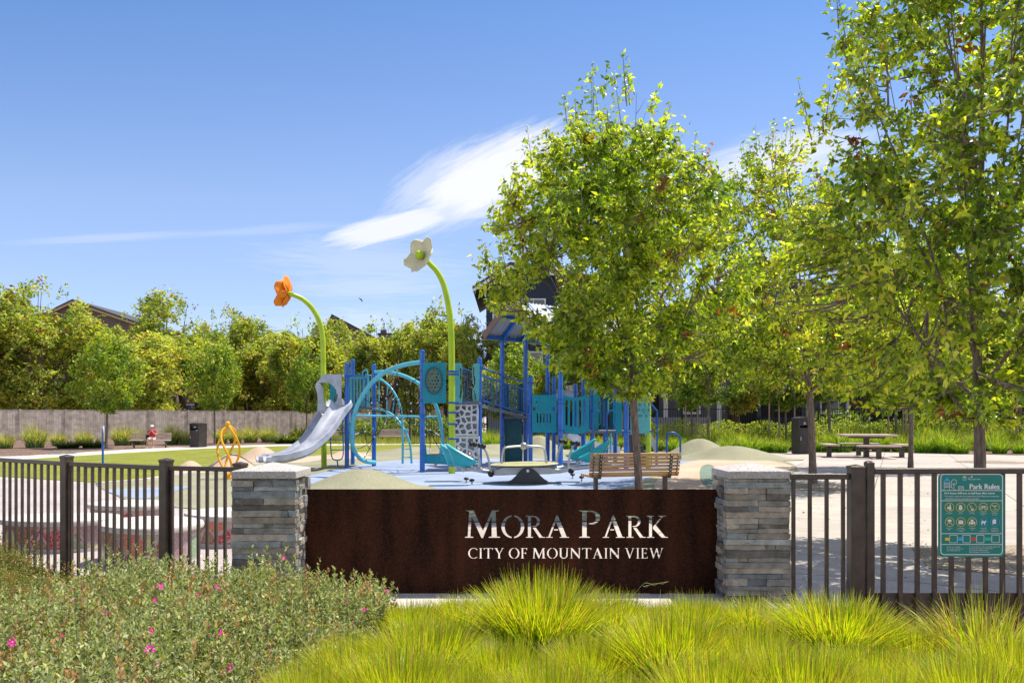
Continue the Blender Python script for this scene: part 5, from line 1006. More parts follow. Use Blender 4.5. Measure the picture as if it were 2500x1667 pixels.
# ------------------------------------------------------------ benches, bins, table, mosaic seats
def bench(label, loc, rz, length, back_z, seat_z, wood, group=None, scale=1, back_n=6):
    t = thing('park_bench', label, 'bench', loc, rz, group); hl = length/2
    # local: seat looks towards -y (front); backrest at +y
    bz0 = seat_z-.01; bh = back_z-bz0; tilt = .22
    for i in range(back_n):
        h = bh/back_n*(1.25 if i == back_n-1 else .95); z = bz0+bh*i/back_n; y = .20+tilt*(z-bz0)
        q = MB(); q.box(-hl+.02*(back_n-1-i)*0, hl, y-.02, y+.02, z+.006, z+h-.006, ch=.005); q.build('back_slat', MT[wood], t)
    for i in range(5):
        y = -.30+.10*i; q = MB(); q.box(-hl, hl, y, y+.088, seat_z-.04, seat_z, ch=.005); q.build('seat_slat', MT[wood], t)
    for x in (-hl*.78, hl*.78):
        q = MB(); q.box(x-.03, x+.03, -.05, .05, 0, seat_z-.04); q.box(x-.03, x+.03, -.28, .22, seat_z-.075, seat_z-.04); q.box(x-.07, x+.07, -.09, .09, 0, .012); q.build('leg', MT['bronze'], t)
        q = MB(); q.beam((x, .225, seat_z-.06), (x, .228+tilt*bh, back_z-.01), .055, .008); o = q.build('back_bracket', MT['bronze'], t)
        q = MB()
        for i in range(back_n): z = bz0+bh*(i+.5)/back_n; q.ball((x, .235+tilt*(z-bz0), z), .011, 6)
        q.build('bolt', MT['clamp'], o)
    for x in (-hl*.93, 0, hl*.93):
        q = MB(); q.beam((x, .223, seat_z-.03), (x, .226+tilt*bh, back_z-.02), .022, .006); o = q.build('back_strap', MT['bronze'], t)
        q = MB()
        for i in range(back_n): z = bz0+bh*(i+.5)/back_n; q.ball((x, .233+tilt*(z-bz0), z), .009, 6)
        q.build('bolt', MT['clamp'], o)
    return t
c = W(1545, 1100, 16.2)
bench('brown wooden slat bench seen from behind, just beyond the rusty sign', (c.x-.02, 16.35, 0), R(180+14), 1.80, .835, .44, 'slat')
bench('weathered grey slat bench by the wooden fence with a person sitting on it', (X_(366, 43), 43, 0), R(9), 1.93, .73, .40, 'slatg', back_n=5)
bench('small pinkish grey bench seen through the rope arches beyond the lawn', (X_(965, 52), 52, 0), R(0), 1.93, .80, .40, 'slatg', back_n=5)

def bin_(label, px, D, w_, h, rz):
    t = thing('litter_bin', label, 'litter bin', (X_(px, D), D, 0), rz, 'tall square litter bins'); s = w_/2
    q = MB(); q.box(-s, s, -s, s, .02, h*.70, ch=.01); q.box(-s, s, s-.03, s, h*.7, h*.93); q.box(-s, -s+.05, -s, s-.03, h*.7, h*.93); q.box(s-.05, s, -s, s-.03, h*.7, h*.93); q.box(-s+.03, s-.03, -s+.03, s-.03, 0, .02); q.build('cabinet', MT['bin'], t)
    q = MB(); q.prism([(-s-.01, h*.93), (s+.01, h*.93), (s+.01, h*.96), (0, h), (-s-.01, h*.96)], -s-.03, s+.01); q.build('lid', MT['bin'], t)
    q = MB(); q.box(-s+.03, s-.03, -s-.008, -s-.001, .07, h*.67, ch=.002); o = q.build('door', MT['bin'], t)
    q = MB(); q.box(-s+.07, -s+.09, -s-.028, -s-.009, h*.36, h*.46); q.build('handle', MT['clamp'], o)
    q = MB(); q.box(-s+.09, s-.09, -s+.06, -s+.08, h*.76, h*.93); o = q.build('flap', MT['ironb'], t)
    q = MB(); q.box(-.06, .06, -s+.052, -s+.059, h*.80, h*.815); q.ball((0, -s+.055, h*.845), .022, 8, (1, .2, 1)); q.build('white_emblem', MT['white'], o)
    q = MB(); q.box(s-.17, s-.06, -s-.012, -s-.004, h*.685, h*.70); q.build('plate', MT['white'], t)
bin_('tall dark litter bin on the path edge right of the seated person', 484, 44, .60, 1.26, R(-22))
bin_('tall dark litter bin on the concrete plaza behind a tree trunk, right of the mounds', 1957, 36, .60, 1.56, R(12))

pt = thing('picnic_table', 'weathered picnic table with attached slab benches under the trees at the right', 'picnic table', (X_(2115, 33), 33, 0), R(-8))
q = MB(); q.box(-.95, .95, -.75, .75, .80, .875, ch=.01); q.build('tabletop', MT['slatg'], pt)
q = MB(); q.box(-.55, .55, -.5, .5, .73, .799); q.build('top_frame', MT['bronze'], pt)
q = MB(); q.box(-.09, .09, -.09, .09, 0, .73); q.build('pedestal', MT['bronze'], pt)
for x, y, w_, d_, in ((-1.35, .1, .42, 1.5), (.05, -1.5, 1.5, .42), (1.35, .2, .42, 1.5), (.1, 1.55, 1.5, .42)):
    q = MB(); q.box(x-w_/2, x+w_/2, y-d_/2, y+d_/2, .44, .50, ch=.01); o = q.build('bench_slab', MT['slatg'], pt)
    q = MB(); q.box(x-.08, x+.08, y-.08, y+.08, 0, .44); q.build('bench_leg', MT['bronze'], o)
q = MB(); q.box(-1.35, 1.35, -.04, .04, .33, .40); q.box(-.04, .04, -1.5, -.041, .33, .40); q.box(-.04, .04, .041, 1.55, .33, .40); q.build('bench_arm', MT['bronze'], pt)

def mosaic(label, px, D, rx, ry, h, rot=0, k=.12):
    t = thing('mosaic_bench', label, 'mosaic bench', (X_(px, D), D, 0), R(rot), 'low mosaic seats behind the railing'); n = 56
    def ring(sx, z): return [((rx*sx)*math.cos(2*math.pi*i/n)*(1+k*math.cos(4*math.pi*i/n+1)), (ry*sx)*math.sin(2*math.pi*i/n)*(1+k*math.cos(4*math.pi*i/n+1)), z) for i in range(n)]
    def shell(rs, nm, m):
        q = MB(); vs = [p for r_ in rs for p in r_]; fs = [(a*n+i, a*n+(i+1) % n, (a+1)*n+(i+1) % n, (a+1)*n+i) for a in range(len(rs)-1) for i in range(n)]+[tuple(range(n))[::-1], tuple((len(rs)-1)*n+i for i in range(n))]
        q.add(vs, fs); return q.build(nm, m, t, True)
    shell([ring(.97, .004), ring(.97, .045)], 'plinth', MT['curbc']); shell([ring(.94, .046), ring(.94, h-.066)], 'mosaic_side', MT['mosaic'])
    shell([ring(.98, h-.065), ring(1.01, h-.055), ring(1.02, h-.03), ring(1.0, h-.006), ring(.97, h)], 'seat_top', MT['curbc'])
mosaic('mosaic seat with a diagonal brown brick motif, nearest to the railing', 370, 8.98, .50, .58, .42)
mosaic('long low mosaic seat at the far left behind the railing, orange and green tiles', 150, 9.95, .62, .50, .36, 12)
mosaic('mosaic seat partly hidden behind the left stone pillar, reddish tiles', 560, 10.4, .50, .55, .37)
mosaic('mosaic seat farthest from the railing, with only a strip of tiles showing', 320, 11.6, .52, .5, .36, 10)

for px, py in ((137, 1108.5), (168, 1107)):
    c = G(px, py); t = thing('utility_box', 'flat green utility box lid in the mulch, '+('left one' if px < 150 else 'right one'), 'utility box', (c.x, c.y, .004), R(10), 'green utility lids by the path')
    q = MB(); q.box(-.26, .26, -.2, .2, 0, .05, ch=.01); q.build('box_lid', MT['sage2'], t)
t = thing('small_sign', 'little pale signboard on a post showing above the wooden fence', 'sign', (X_(662, 80), 80, 0))
q = MB(); q.box(-.45, .45, -.03, .03, 2.55, 2.98); q.build('board', MT['cap'], t); q = MB(); q.box(-.28, .28, -.02, .02, 0, 2.54); q.build('post', MT['white'], t)

# ------------------------------------------------------------ the person on the bench
def skin_mesh(name, joints, edges, m, parent, root=0, sub=2):
    me = bpy.data.meshes.new(name); me.from_pydata([j[0] for j in joints], edges, [])
    o = bpy.data.objects.new(name, me); C.objects.link(o); sk = o.modifiers.new('s', 'SKIN'); sk.use_smooth_shade = True
    for i, j in enumerate(joints):
        r_ = j[1]; me.skin_vertices[0].data[i].radius = (r_, r_) if not isinstance(r_, tuple) else r_
        me.skin_vertices[0].data[i].use_root = (i == root)
    sb_ = o.modifiers.new('u', 'SUBSURF'); sb_.levels = sub; sb_.render_levels = sub
    me2 = eval_mesh(o); bpy.data.objects.remove(o); me2.name = name; me2.materials.clear(); me2.shade_smooth(); return link(name, me2, m, parent)
MT['skin'] = mat('skin', (.50, .27, .19), .55, .08, 12); MT['red'] = mat('red_shirt_fabric', (.55, .02, .04), .8, .12, 12); MT['beige'] = mat('pale_shorts_fabric', (.62, .60, .52), .85, .08, 12); MT['hair'] = mat('dark_hair', (.03, .02, .02), .6, .2, 30)
MT['sandal'] = mat('sandal_leather', (.38, .30, .25), .7, .1, 10); MT['capw'] = mat('white_cap_fabric', (.75, .74, .70), .8, .05, 10)
PX = X_(374, 43); pers = thing('person', 'person in red shirt, pale shorts and white cap, sitting with hands at the mouth', 'person', (PX, 42.86, 0), R(4))
PX0 = .0; s = .89
J = [((0, .0, .50), .13), ((0, .03, .62), .135), ((0, .03, .78), .135), ((0, .01, .93), .115), ((0, -.01, 1.02), .055), ((.01, -.03, 1.09), .05), ((.015, -.05, 1.16), .082), ((.015, -.045, 1.23), .078),
     ((-.17, .02, .95), .055), ((-.25, -.06, .76), .045), ((-.12, -.24, .82), .035), ((.03, -.26, .98), .028), ((.18, .02, .95), .055), ((.27, -.06, .76), .045), ((.18, -.24, .84), .035), ((.06, -.26, 1.0), .028),
     ((-.10, -.02, .49), .09), ((-.14, -.36, .49), .065), ((-.13, -.34, .28), .048), ((-.12, -.36, .09), .035), ((-.12, -.40, .055), .035), ((-.12, -.52, .04), .03),
     ((.10, -.02, .49), .09), ((.19, -.38, .49), .065), ((.20, -.38, .28), .048), ((.19, -.40, .09), .035), ((.20, -.44, .055), .035), ((.22, -.56, .04), .03)]
E = [(0,1),(1,2),(2,3),(3,4),(4,5),(5,6),(6,7),(3,8),(8,9),(9,10),(10,11),(3,12),(12,13),(13,14),(14,15),(0,16),(16,17),(17,18),(18,19),(19,20),(20,21),(0,22),(22,23),(23,24),(24,25),(25,26),(26,27)]
J = [((p[0]*s, p[1]*s, p[2]*s), r_*s) for p, r_ in J]
def scl(a, k): return [(p, r_*k) for p, r_ in a]
# hands with fingers closed near the mouth, grown on to the same body
for side, w_ in ((-1, 11), (1, 15)):
    base = Vector(J[w_][0])
    for f in range(4):
        i0 = len(J); dx = (-.015+.012*f)*.9; J += [((base.x+dx, base.y-.03, base.z+.028+.004*f), .010), ((base.x+dx-side*.02, base.y-.03, base.z+.050), .008)]; E += [(w_, i0), (i0, i0+1)]
    i0 = len(J); J += [((base.x-side*.028, base.y-.005, base.z+.012), .010), ((base.x-side*.04, base.y-.012, base.z+.03), .008)]; E += [(w_, i0), (i0, i0+1)]
body = skin_mesh('body', J, E, MT['skin'], pers)
# face: nose, ears, eyes under dark glasses
q = MB(); q.ball((.015*s, -.142*s, 1.175*s), .020*s, 8, (.8, 1, 1.1)); q.ball((-.068*s, -.045*s, 1.17*s), .02*s, 8, (.5, 1, 1.2)); q.ball((.098*s, -.045*s, 1.17*s), .02*s, 8, (.5, 1, 1.2)); q.build('nose_and_ears', MT['skin'], body, True)
q = MB(); q.box(-.055*s, .085*s, -.137*s, -.115*s, 1.185*s, 1.215*s, ch=.006); q.build('sunglasses', MT['black'], pers)
S_ = lambda L_: [((p[0]*s, p[1]*s, p[2]*s), r_*s) for p, r_ in L_]
skin_mesh('shirt', S_([((0, .0, .53), .150), ((0, .03, .66), .158), ((0, .03, .80), .155), ((0, .01, .93), .130), ((0, -.01, .995), .070), ((-.17, .02, .95), .072), ((-.22, -.03, .83), .066), ((.18, .02, .95), .072), ((.235, -.03, .83), .066)]), [(0,1),(1,2),(2,3),(3,4),(3,5),(5,6),(3,7),(7,8)], MT['red'], pers)
skin_mesh('shorts', S_([((0, .02, .53), .145), ((-.10, -.04, .495), .105), ((-.14, -.30, .495), .088), ((.10, -.04, .495), .105), ((.185, -.31, .495), .088)]), [(0,1),(1,2),(0,3),(3,4)], MT['beige'], pers)
q = MB(); q.lathe([(.092*s, 1.20*s), (.096*s, 1.235*s), (.085*s, 1.27*s), (.055*s, 1.295*s), (.001, 1.305*s)], 18, (.015*s, -.045*s, 0)); q.lathe([(.001, 0), (.095*s, 0), (.10*s, .012), (.001, .018)], 18, (.03*s, -.105*s, 1.205*s), Matrix.Rotation(R(8), 4, 'X')); q.build('cap', MT['capw'], pers, True)
q = MB(); q.ball((.015*s, -.015*s, 1.165*s), .083*s, 12, (1, .8, 1.05)); q.build('hair', MT['hair'], pers, True)
for x, y in ((-.12, -.47), (.21, -.51)): q = MB(); q.box((x-.045)*s, (x+.045)*s, (y-.11)*s, (y+.12)*s, .0, .03, ch=.01); q.box((x-.045)*s, (x+.045)*s, (y-.02)*s, (y+.02)*s, .03, .075, ch=.01); q.build('sandal', MT['sandal'], pers)
t = thing('walking_stick', 'thin silver walking stick leaning on the bench beside the seated person', 'walking stick', (0, 0, 0))
q = MB(); q.tube([W(396, 1073, 42.4), W(411, 1093.2, 42.3)], .010, 8); q.tube(spline([W(396, 1073, 42.4), W(394.5, 1070, 42.4), W(391, 1070.5, 42.4)], 4), .012, 8); q.build('stick', MT['gun'], t, True)
t = thing('black_bag', 'dark bag standing on the bench behind the seated person', 'bag', (X_(362.5, 43), 43.02, .40)); q = MB(); q.box(-.13, .10, -.1, .1, 0, .28, ch=.05); q.build('bag_body', MT['black'], t)
# ------------------------------------------------------------ trees
def noise3(p, f, ph): return (np.sin(p[:, 0]*f+ph)+np.sin(p[:, 1]*f*1.13+ph*2.1)+np.sin(p[:, 2]*f*.93+ph*.7)+np.sin((p[:, 0]+p[:, 1])*f*.71+ph*1.7)+np.sin((p[:, 2]-p[:, 0])*f*1.31+ph*.4))/5
def unit(a): return a/np.maximum(1e-6, np.linalg.norm(a, axis=1, keepdims=True))
def leaf_mesh(name, base, axis, rng, Lf, Wf, cols, curl=.35, fold=.25, fine=True, up_bias=.5):
    n = len(base); axis = unit(axis); r = rng.normal(size=(n, 3)); r[:, 2] = r[:, 2]*.6+up_bias
    side = unit(np.cross(axis, r)+1e-6); nrm = unit(np.cross(side, axis)); sg_ = np.sign(nrm[:, 2:3]); sg_[sg_ == 0] = 1; nrm = nrm*sg_
    Ln = (Lf*rng.uniform(.65, 1.2, (n, 1))); Wn = Ln*Wf*rng.uniform(.8, 1.15, (n, 1))
    if fine:
        v = np.stack([base, base+axis*Ln*.42+side*Wn*.5+nrm*Ln*fold*.25, base+axis*Ln*.45+nrm*0, base+axis*Ln*.42-side*Wn*.5+nrm*Ln*fold*.25, base+axis*Ln-nrm*Ln*curl], 1).reshape(-1, 3)
        f0 = np.array([[0, 1, 2], [1, 4, 2], [0, 2, 3], [2, 4, 3]]); k = 5
    else:
        v = np.stack([base, base+axis*Ln*.45+side*Wn*.5, base+axis*Ln-nrm*Ln*curl, base+axis*Ln*.45-side*Wn*.5], 1).reshape(-1, 3)
        f0 = np.array([[0, 1, 2], [0, 2, 3]]); k = 4
    f = (f0[None]+(np.arange(n)*k)[:, None, None]).reshape(-1, 3)
    return np_mesh(name, v, f, np.repeat(cols, k, axis=0))
GREEN = [(.175, .255, .026), (.26, .345, .033), (.38, .43, .05), (.085, .135, .02), (.53, .52, .10)]
def palette(rng, n, cols, w_): 
    cols = np.array(cols); c = cols[rng.choice(len(cols), n, p=np.array(w_)/sum(w_))]; return c*rng.uniform(.8, 1.2, (n, 1))
def grow(seed, trunk_r, fork, env, n_limb=9, n_tw=900, per=14, leaf=.085, wf=.5, tw_len=.5, cols=GREEN, w_=(3, 4, 3, 2, 1.2), fine=True, lean=(0, 0), gap=-.25, gapf=2.2, red=.01, shoots=30, multi=1, tent=.9, wood_sides=8, sun_tint=True, spread=1.0):
    """returns (trunk mesh data MB, branches MB, leaf mesh). env = [(z, r)...] crown outline, at origin"""
    rng = np.random.default_rng(seed); rnd = random.Random(seed); ez = [e[0] for e in env]; er = [e[1] for e in env]
    z0, z1 = ez[0], ez[-1]; R_ = lambda z: np.interp(z, ez, er)
    tr = MB(); bm_ = MB(); nodes = []
    def cpath(a, b, c, n=7): return [a*(1-t)**2+b*2*t*(1-t)+c*t*t for t in [i/n for i in range(n+1)]]
    for mI in range(multi):
        off = Vector((0, 0, 0)) if multi == 1 else Vector((rnd.uniform(-.5, .5), rnd.uniform(-.4, .4), 0))*spread
        top = Vector((lean[0]+off.x*2.5, lean[1]+off.y*2.5, z0+(z1-z0)*.86))
        P = []; rr_ = []
        for i in range(15):
            t = i/14; p = Vector((off.x+(top.x-off.x)*t**1.5, off.y+(top.y-off.y)*t**1.5, top.z*t)); w1 = .05*math.sin(t*9+seed)*min(1, t*3); P.append(p+Vector((w1, w1*.6, 0)))
            rr_.append(trunk_r*(1.28 if i == 0 else 1.0) * (1-.12*min(1, p.z/max(fork, .1))) if p.z < fork else trunk_r*max(.10, .80*(1-(p.z-fork)/(top.z-fork))**.9))
        tr.tube(P, rr_, 12 if trunk_r > .05 and wood_sides > 6 else 7); nodes += [(p, 0) for p in P if p.z > z0]
    nl = n_limb; ga = 2.399
    for i in range(nl):
        f_ = (i+.5)/nl; zs = fork-.05+(z1-fork)*.50*f_**1.4; az = i*ga+seed; ze = min(z1*.96, zs+(z1-z0)*rnd.uniform(.28, .5)); re = R_(ze)*rnd.uniform(.55, .88)
        k = min(1, zs/ (z0+(z1-z0)*.86)); s_ = Vector((lean[0]*k**1.5, lean[1]*k**1.5, zs)); e_ = Vector((lean[0]+re*math.cos(az), lean[1]+re*math.sin(az), ze))
        m_ = s_+(e_-s_)*.45+Vector((math.cos(az), math.sin(az), 0))*re*.22-Vector((0, 0, .10*(ze-zs)))
        P = cpath(s_, m_, e_, 9); r0 = trunk_r*rnd.uniform(.36, .55)*(1-.5*f_); bm_.tube(P, [r0*(1-.85*j/9) for j in range(10)], wood_sides); nodes += [(p, 1) for p in P[2:]]
        for j in range(5):
            b = P[rnd.randint(2, 8)]; a2 = az+rnd.uniform(-1.3, 1.3); L_ = rnd.uniform(.3, .7)*(z1-z0)*.22; e2 = b+Vector((math.cos(a2)*L_*.8, math.sin(a2)*L_*.8, L_*rnd.uniform(.1, 1.1)))
            rr0 = math.hypot(e2.x-lean[0], e2.y-lean[1]); rm = R_(e2.z)
            if rr0 > rm*.95 and rr0 > 0: e2.x = lean[0]+(e2.x-lean[0])*rm*.92/rr0; e2.y = lean[1]+(e2.y-lean[1])*rm*.92/rr0
            Q = cpath(b, (b+e2)/2+Vector((0, 0, -.05)), e2, 5); bm_.tube(Q, [r0*.38*(1-.8*q/5) for q in range(6)], max(4, wood_sides-3)); nodes += [(p, 2) for p in Q[1:]]
    ND = np.array([tuple(p) for p, _ in nodes])
    # twig targets through the crown, thinned by a soft noise so that gaps and clumps appear
    M = n_tw*3; z = rng.uniform(z0, z1, M*3); keep = rng.uniform(0, max(er)**2, M*3) < R_(z)**2; z = z[keep][:M]; th = rng.uniform(0, 2*np.pi, len(z)); rad = R_(z)*rng.uniform(0, 1, len(z))**.42
    lop = 1+.14*np.sin(th*3+seed)+.10*np.sin(th*5+z*1.3+seed*2); T = np.stack([lean[0]*np.clip((z-z0)/1.9, 0, 1)*(1-tent*np.clip((z-.66*z1)/(.34*z1), 0, 1))+rad*lop*np.cos(th), lean[1]+rad*lop*np.sin(th), z], 1)
    T = T[noise3(T, gapf, seed) > gap][:n_tw]
    # upright shoots breaking the outline at the top and sides
    if shoots:
        zz = z0+(z1-z0)*rng.uniform(.35, .97, shoots); a = rng.uniform(0, 2*np.pi, shoots); S_p = np.stack([lean[0]+R_(zz)*1.02*np.cos(a), lean[1]+R_(zz)*1.02*np.sin(a), zz+tw_len*.7], 1); T = np.concatenate([T, S_p])
    nS = shoots; B = []; 
    d2 = ((T[:, None, :]-ND[None])**2).sum(2)+np.maximum(0, ND[None, :, 2]-T[:, None, 2])*.6; ni = d2.argmin(1); N0 = ND[ni]
    dv_ = T-N0; ln = np.linalg.norm(dv_, axis=1, keepdims=True); dr = dv_/np.maximum(ln, 1e-5); Lt = np.minimum(ln, tw_len*rng.uniform(.7, 1.3, (len(T), 1)))
    dr[:, 2] += .25
    if nS: dr[-nS:] = unit(dr[-nS:]*.25+np.array([0, 0, 1.0])); Lt[-nS:] = tw_len*rng.uniform(1.1, 1.9, (nS, 1))
    dr = unit(dr); S0 = T-dr*Lt
    if wood_sides > 5:
        sel = range(0, len(T), 1 if len(T) < 1500 else 2)
        for i in sel: bm_.tube([Vector(S0[i]), Vector(S0[i]+dr[i]*Lt[i]*.5+np.array([0, 0, -.015])), Vector(T[i])], [.008, .005, .002], 3, False)
        far = np.where(ln[:, 0] > tw_len*1.2)[0][:500]
        for i in far: bm_.tube([Vector(N0[i]), Vector((N0[i]+S0[i])/2+np.array([0, 0, -.03])), Vector(S0[i])], [.012, .010, .008], 4, False)
    t_ = rng.uniform(.05, 1.0, (len(T), per)); base = S0[:, None, :]+dr[:, None, :]*(Lt[:, None, :]*t_[..., None]); base = base+rng.normal(0, leaf*.28, base.shape); base = base.reshape(-1, 3)
    ax = np.repeat(dr, per, 0)*.55+rng.normal(0, .75, base.shape); ax[:, 2] -= .35
    n = len(base); cols = palette(rng, n, cols, w_)
    nz = noise3(base, 2.6, seed+4)[:, None]; cols = cols*(1+.42*nz)*np.array([1, 1, 1]); cols[:, 0:1] *= (1+.25*nz)
    tipk = np.repeat(rng.uniform(0, 1, len(T)) < .22, per)&(t_.reshape(-1) > .5); cols[tipk] = cols[tipk]*np.array([1.5, 1.3, 1.1])
    rd = np.repeat(rng.uniform(0, 1, len(T)) < red, per); cols[rd] = np.array([.24, .085, .035])*rng.uniform(.5, 1.3, (rd.sum(), 1))
    return tr, bm_, leaf_mesh('crown', base, ax, rng, leaf, wf, np.clip(cols, .005, .6), fine=fine)
def tree(name, label, cat, loc, rz, group, parts, bark='bark', leafm='leaf', scale=1):
    t = thing(name, label, cat, loc, rz, group); t.scale = (scale,)*3 if isinstance(scale, (int, float)) else scale
    tr, br_, lf_ = parts; o = tr.build('trunk', MT[bark], t, True); b = br_.build('limbs', MT[bark], o, True); link('crown', lf_, MT[leafm], t); return t
g1 = 'pear trees on the plaza'
pA = grow(3, .068, 1.86, [(1.85, .5), (2.15, 1.1), (2.6, 1.5), (3.1, 1.9), (3.6, 2.15), (4.6, 2.15), (5.3, 1.9), (5.9, 1.55), (6.4, 1.1), (6.9, .6), (7.2, .35), (7.5, .15)], n_limb=18, lean=(-.52, 0), n_tw=2900, per=16, leaf=.110, wf=.50, tw_len=.42, gap=-.17, gapf=2.4, red=.02, shoots=55)
tree('pear_tree', 'bushy green tree in front of the wooden bench, its crown hiding the play structure roof', 'tree', (X_(1561, 14.6), 14.6, 0), 0, g1, pA)
pB = grow(8, .066, 1.42, [(1.4, .5), (1.6, 1.4), (2.0, 1.95), (2.9, 2.15), (4.0, 2.05), (5.0, 1.85), (6.2, 1.5), (7.4, .9), (8.4, .2)], n_limb=20, n_tw=2600, per=15, leaf=.098, wf=.52, tw_len=.40, gap=-.12, gapf=2.6, red=.02, shoots=60, cols=GREEN+[(.20, .17, .05)], w_=(3, 4, 3, 3, 1.3, .5))
tree('pear_tree', 'largest nearest tree at the right edge, standing just behind the rules board on the gate', 'tree', (X_(2392, 9.3), 9.3, 0), 0, g1, pB)
pC = grow(12, .085, 2.1, [(2.1, .8), (2.5, 2.0), (3.2, 2.7), (4.4, 2.8), (5.4, 2.4), (6.2, 1.75), (7.0, 1.15), (7.7, .7), (8.3, .2)], n_limb=18, n_tw=2500, per=14, leaf=.120, wf=.5, tw_len=.5, gap=-.2, gapf=2.0, red=.02, shoots=70, lean=(-.75, 0), tent=-.3, cols=GREEN+[(.30, .22, .05)], w_=(3, 4, 3, 3, 2, .8))
tree('pear_tree', 'yellowish green tree with tall wispy top shoots, standing left of the biggest tree', 'tree', (X_(1985, 19.7), 19.7, 0), 0, g1, pC)
pD = grow(19, .07, 2.15, [(2.2, .4), (2.6, 1.6), (3.4, 2.3), (4.4, 2.4), (5.4, 2.0), (6.4, 1.2), (7.2, .3)], n_limb=12, n_tw=1800, per=11, leaf=.155, wf=.5, tw_len=.5, gap=-.2, gapf=1.8, red=.012, shoots=30)
td = tree('pear_tree', 'middle distance tree whose slim trunk stands right of the picnic table', 'tree', (X_(2223, 25.2), 25.2, 0), 0, g1, pD)
# young trees of the middle distance
pY = [grow(31+i, .06, 1.9, [(1.95, .5), (2.4, 1.4), (3.2, 1.85), (4.4, 1.7), (5.4, 1.15), (6.2, .5), (6.6, .12)], n_limb=9, n_tw=900, per=9, leaf=.18, wf=.5, tw_len=.45, fine=False, gap=-.15, gapf=2.4, red=.012, shoots=16, wood_sides=5,
     cols=[(.15, .24, .03), (.23, .33, .035), (.31, .39, .05), (.09, .15, .02), (.42, .42, .07)], w_=(2, 4, 3, 2, 1)) for i in range(3)]
protos = []
def young(i, label, px, D, sc, rz, group, crown_green=False):
    if i >= len(protos):
        t = tree('young_tree', label, 'tree', (X_(px, D), D, 0), rz, group, pY[i], leafm='leafd', scale=sc); protos.append(t); return t
    return copy_thing(protos[i], (X_(px, D), D, 0), rz, sc, label)
gl = 'young trees in front of the wooden fence'; gr_ = 'young trees in the planting by the black fence'
young(0, 'round young green tree left of the bench with the seated person', 259, 42.3, (.98, .98, .92), 0, gl)
young(1, 'narrow young green tree just right of the left litter bin', 524, 49, (.85, .85, 1.02), 1, gl)
young(2, 'small young tree whose trunk shows behind the big grey slide', 748, 56, (.8, .8, .95), 2, gl)
for i, (px, D, sc, lab) in enumerate([(1688, 44, 1.0, 'between two wooden stakes right of the play structure'), (1729, 41, (1.25, 1.25, 1.15), 'standing behind the first green mound'), (1920, 43, 1.0, 'just left of the right litter bin, between stakes'), (2025, 42, (1.35, 1.35, 1.2), 'behind the left end of the picnic table'),
                                      (2188, 43, 1.1, 'between stakes behind the right end of the picnic table'), (2335, 44, (1.2, 1.2, 1.1), 'in the gap left of the biggest trunk by the fence'), (2492, 43, 1.2, 'with a stake at the far right edge')]):
    t = young((i+1) % 3, 'young tree '+lab, px, D, sc, i*1.3, gr_); t['group'] = gr_; t['label'] = 'young tree '+lab
for i, (px, D, sc, lab) in enumerate([(1255, 49, (.95, .95, .98), 'seen between the tall roof posts of the play structure'), (1330, 51, (.8, .8, .85), 'low behind the activity panel'), (1415, 50, 1.05, 'behind the right half of the play structure'), (1500, 48, (.9, .9, .95), 'behind the alphabet panel tower')]):
    t = young(i % 3, 'young tree', px, D, sc, 2+i*1.7, gr_); t['group'] = 'young trees behind the play structure'; t['label'] = 'leafy young tree '+lab
# wooden stakes beside them
def stake(px, D, h, lab):
    t = thing('tree_stake', lab, 'stake', (X_(px, D), D, 0), 0, 'wooden tree stakes'); q = MB(); q.tube([(0, 0, 0), (0, 0, h)], .04, 8); q.build('pole', MT['stake'], t)
for px, D, h, lab in ((1674, 43.6, 3.0, 'wooden stake left of the first staked tree right of the play structure'), (1703, 43.6, 3.0, 'wooden stake right of the first staked tree right of the play structure'), (1878, 42.5, 2.8, 'thin stake standing alone farther left of the right litter bin'),
                      (1902, 42.5, 2.9, 'stake nearest left of the right litter bin'), (1940, 42.5, 2.9, 'stake rising right behind the top of the right litter bin'), (2169, 42.5, 2.9, 'leftmost stake behind the right half of the picnic table'),
                      (2205, 43.5, 2.8, 'first of the twin stakes left of the slim trunk'), (2212, 42.0, 2.8, 'second of the twin stakes left of the slim trunk'), (2482, 42, 3.1, 'tall stake at the right edge of the picture')): stake(px, D, h, lab)
# big trees behind the wooden fence and along the skyline
FC = [(.27, .335, .06), (.36, .42, .075), (.48, .50, .10), (.18, .24, .045), (.56, .52, .12), (.38, .20, .09)]
pT = [grow(51+i, .16, 2.6, e, n_limb=14, n_tw=n_, per=9, leaf=.26, wf=.55, tw_len=.8, fine=False, gap=-.02, gapf=1.25, red=.045, shoots=26, wood_sides=5, multi=3, cols=FC, w_=w_, spread=1.6)
      for i, (e, n_, w_) in enumerate([([(2.3, 1.5), (3.5, 3.0), (6, 3.9), (8.5, 3.6), (10.5, 2.6), (12, 1.2), (12.6, .3)], 2000, (2, 4, 3, 3, 1.2, .6)),
                                       ([(2.0, 1.8), (3.5, 3.3), (5.5, 4.0), (8, 3.7), (9.6, 2.6), (10.6, .8)], 2000, (1.5, 3, 4, 2, 3, .6)),
                                       ([(3.0, 1.2), (4.5, 2.4), (7, 3.0), (9.5, 2.9), (11.8, 2.0), (13.2, .5)], 1500, (4, 4, 1, 4, .6, .9)),
                                       ([(2.2, 1.2), (3.5, 2.4), (5.5, 2.9), (7.5, 2.3), (9.0, 1.0), (9.6, .2)], 1500, (3, 4, 2, 2, .8, .4))])]
big = []
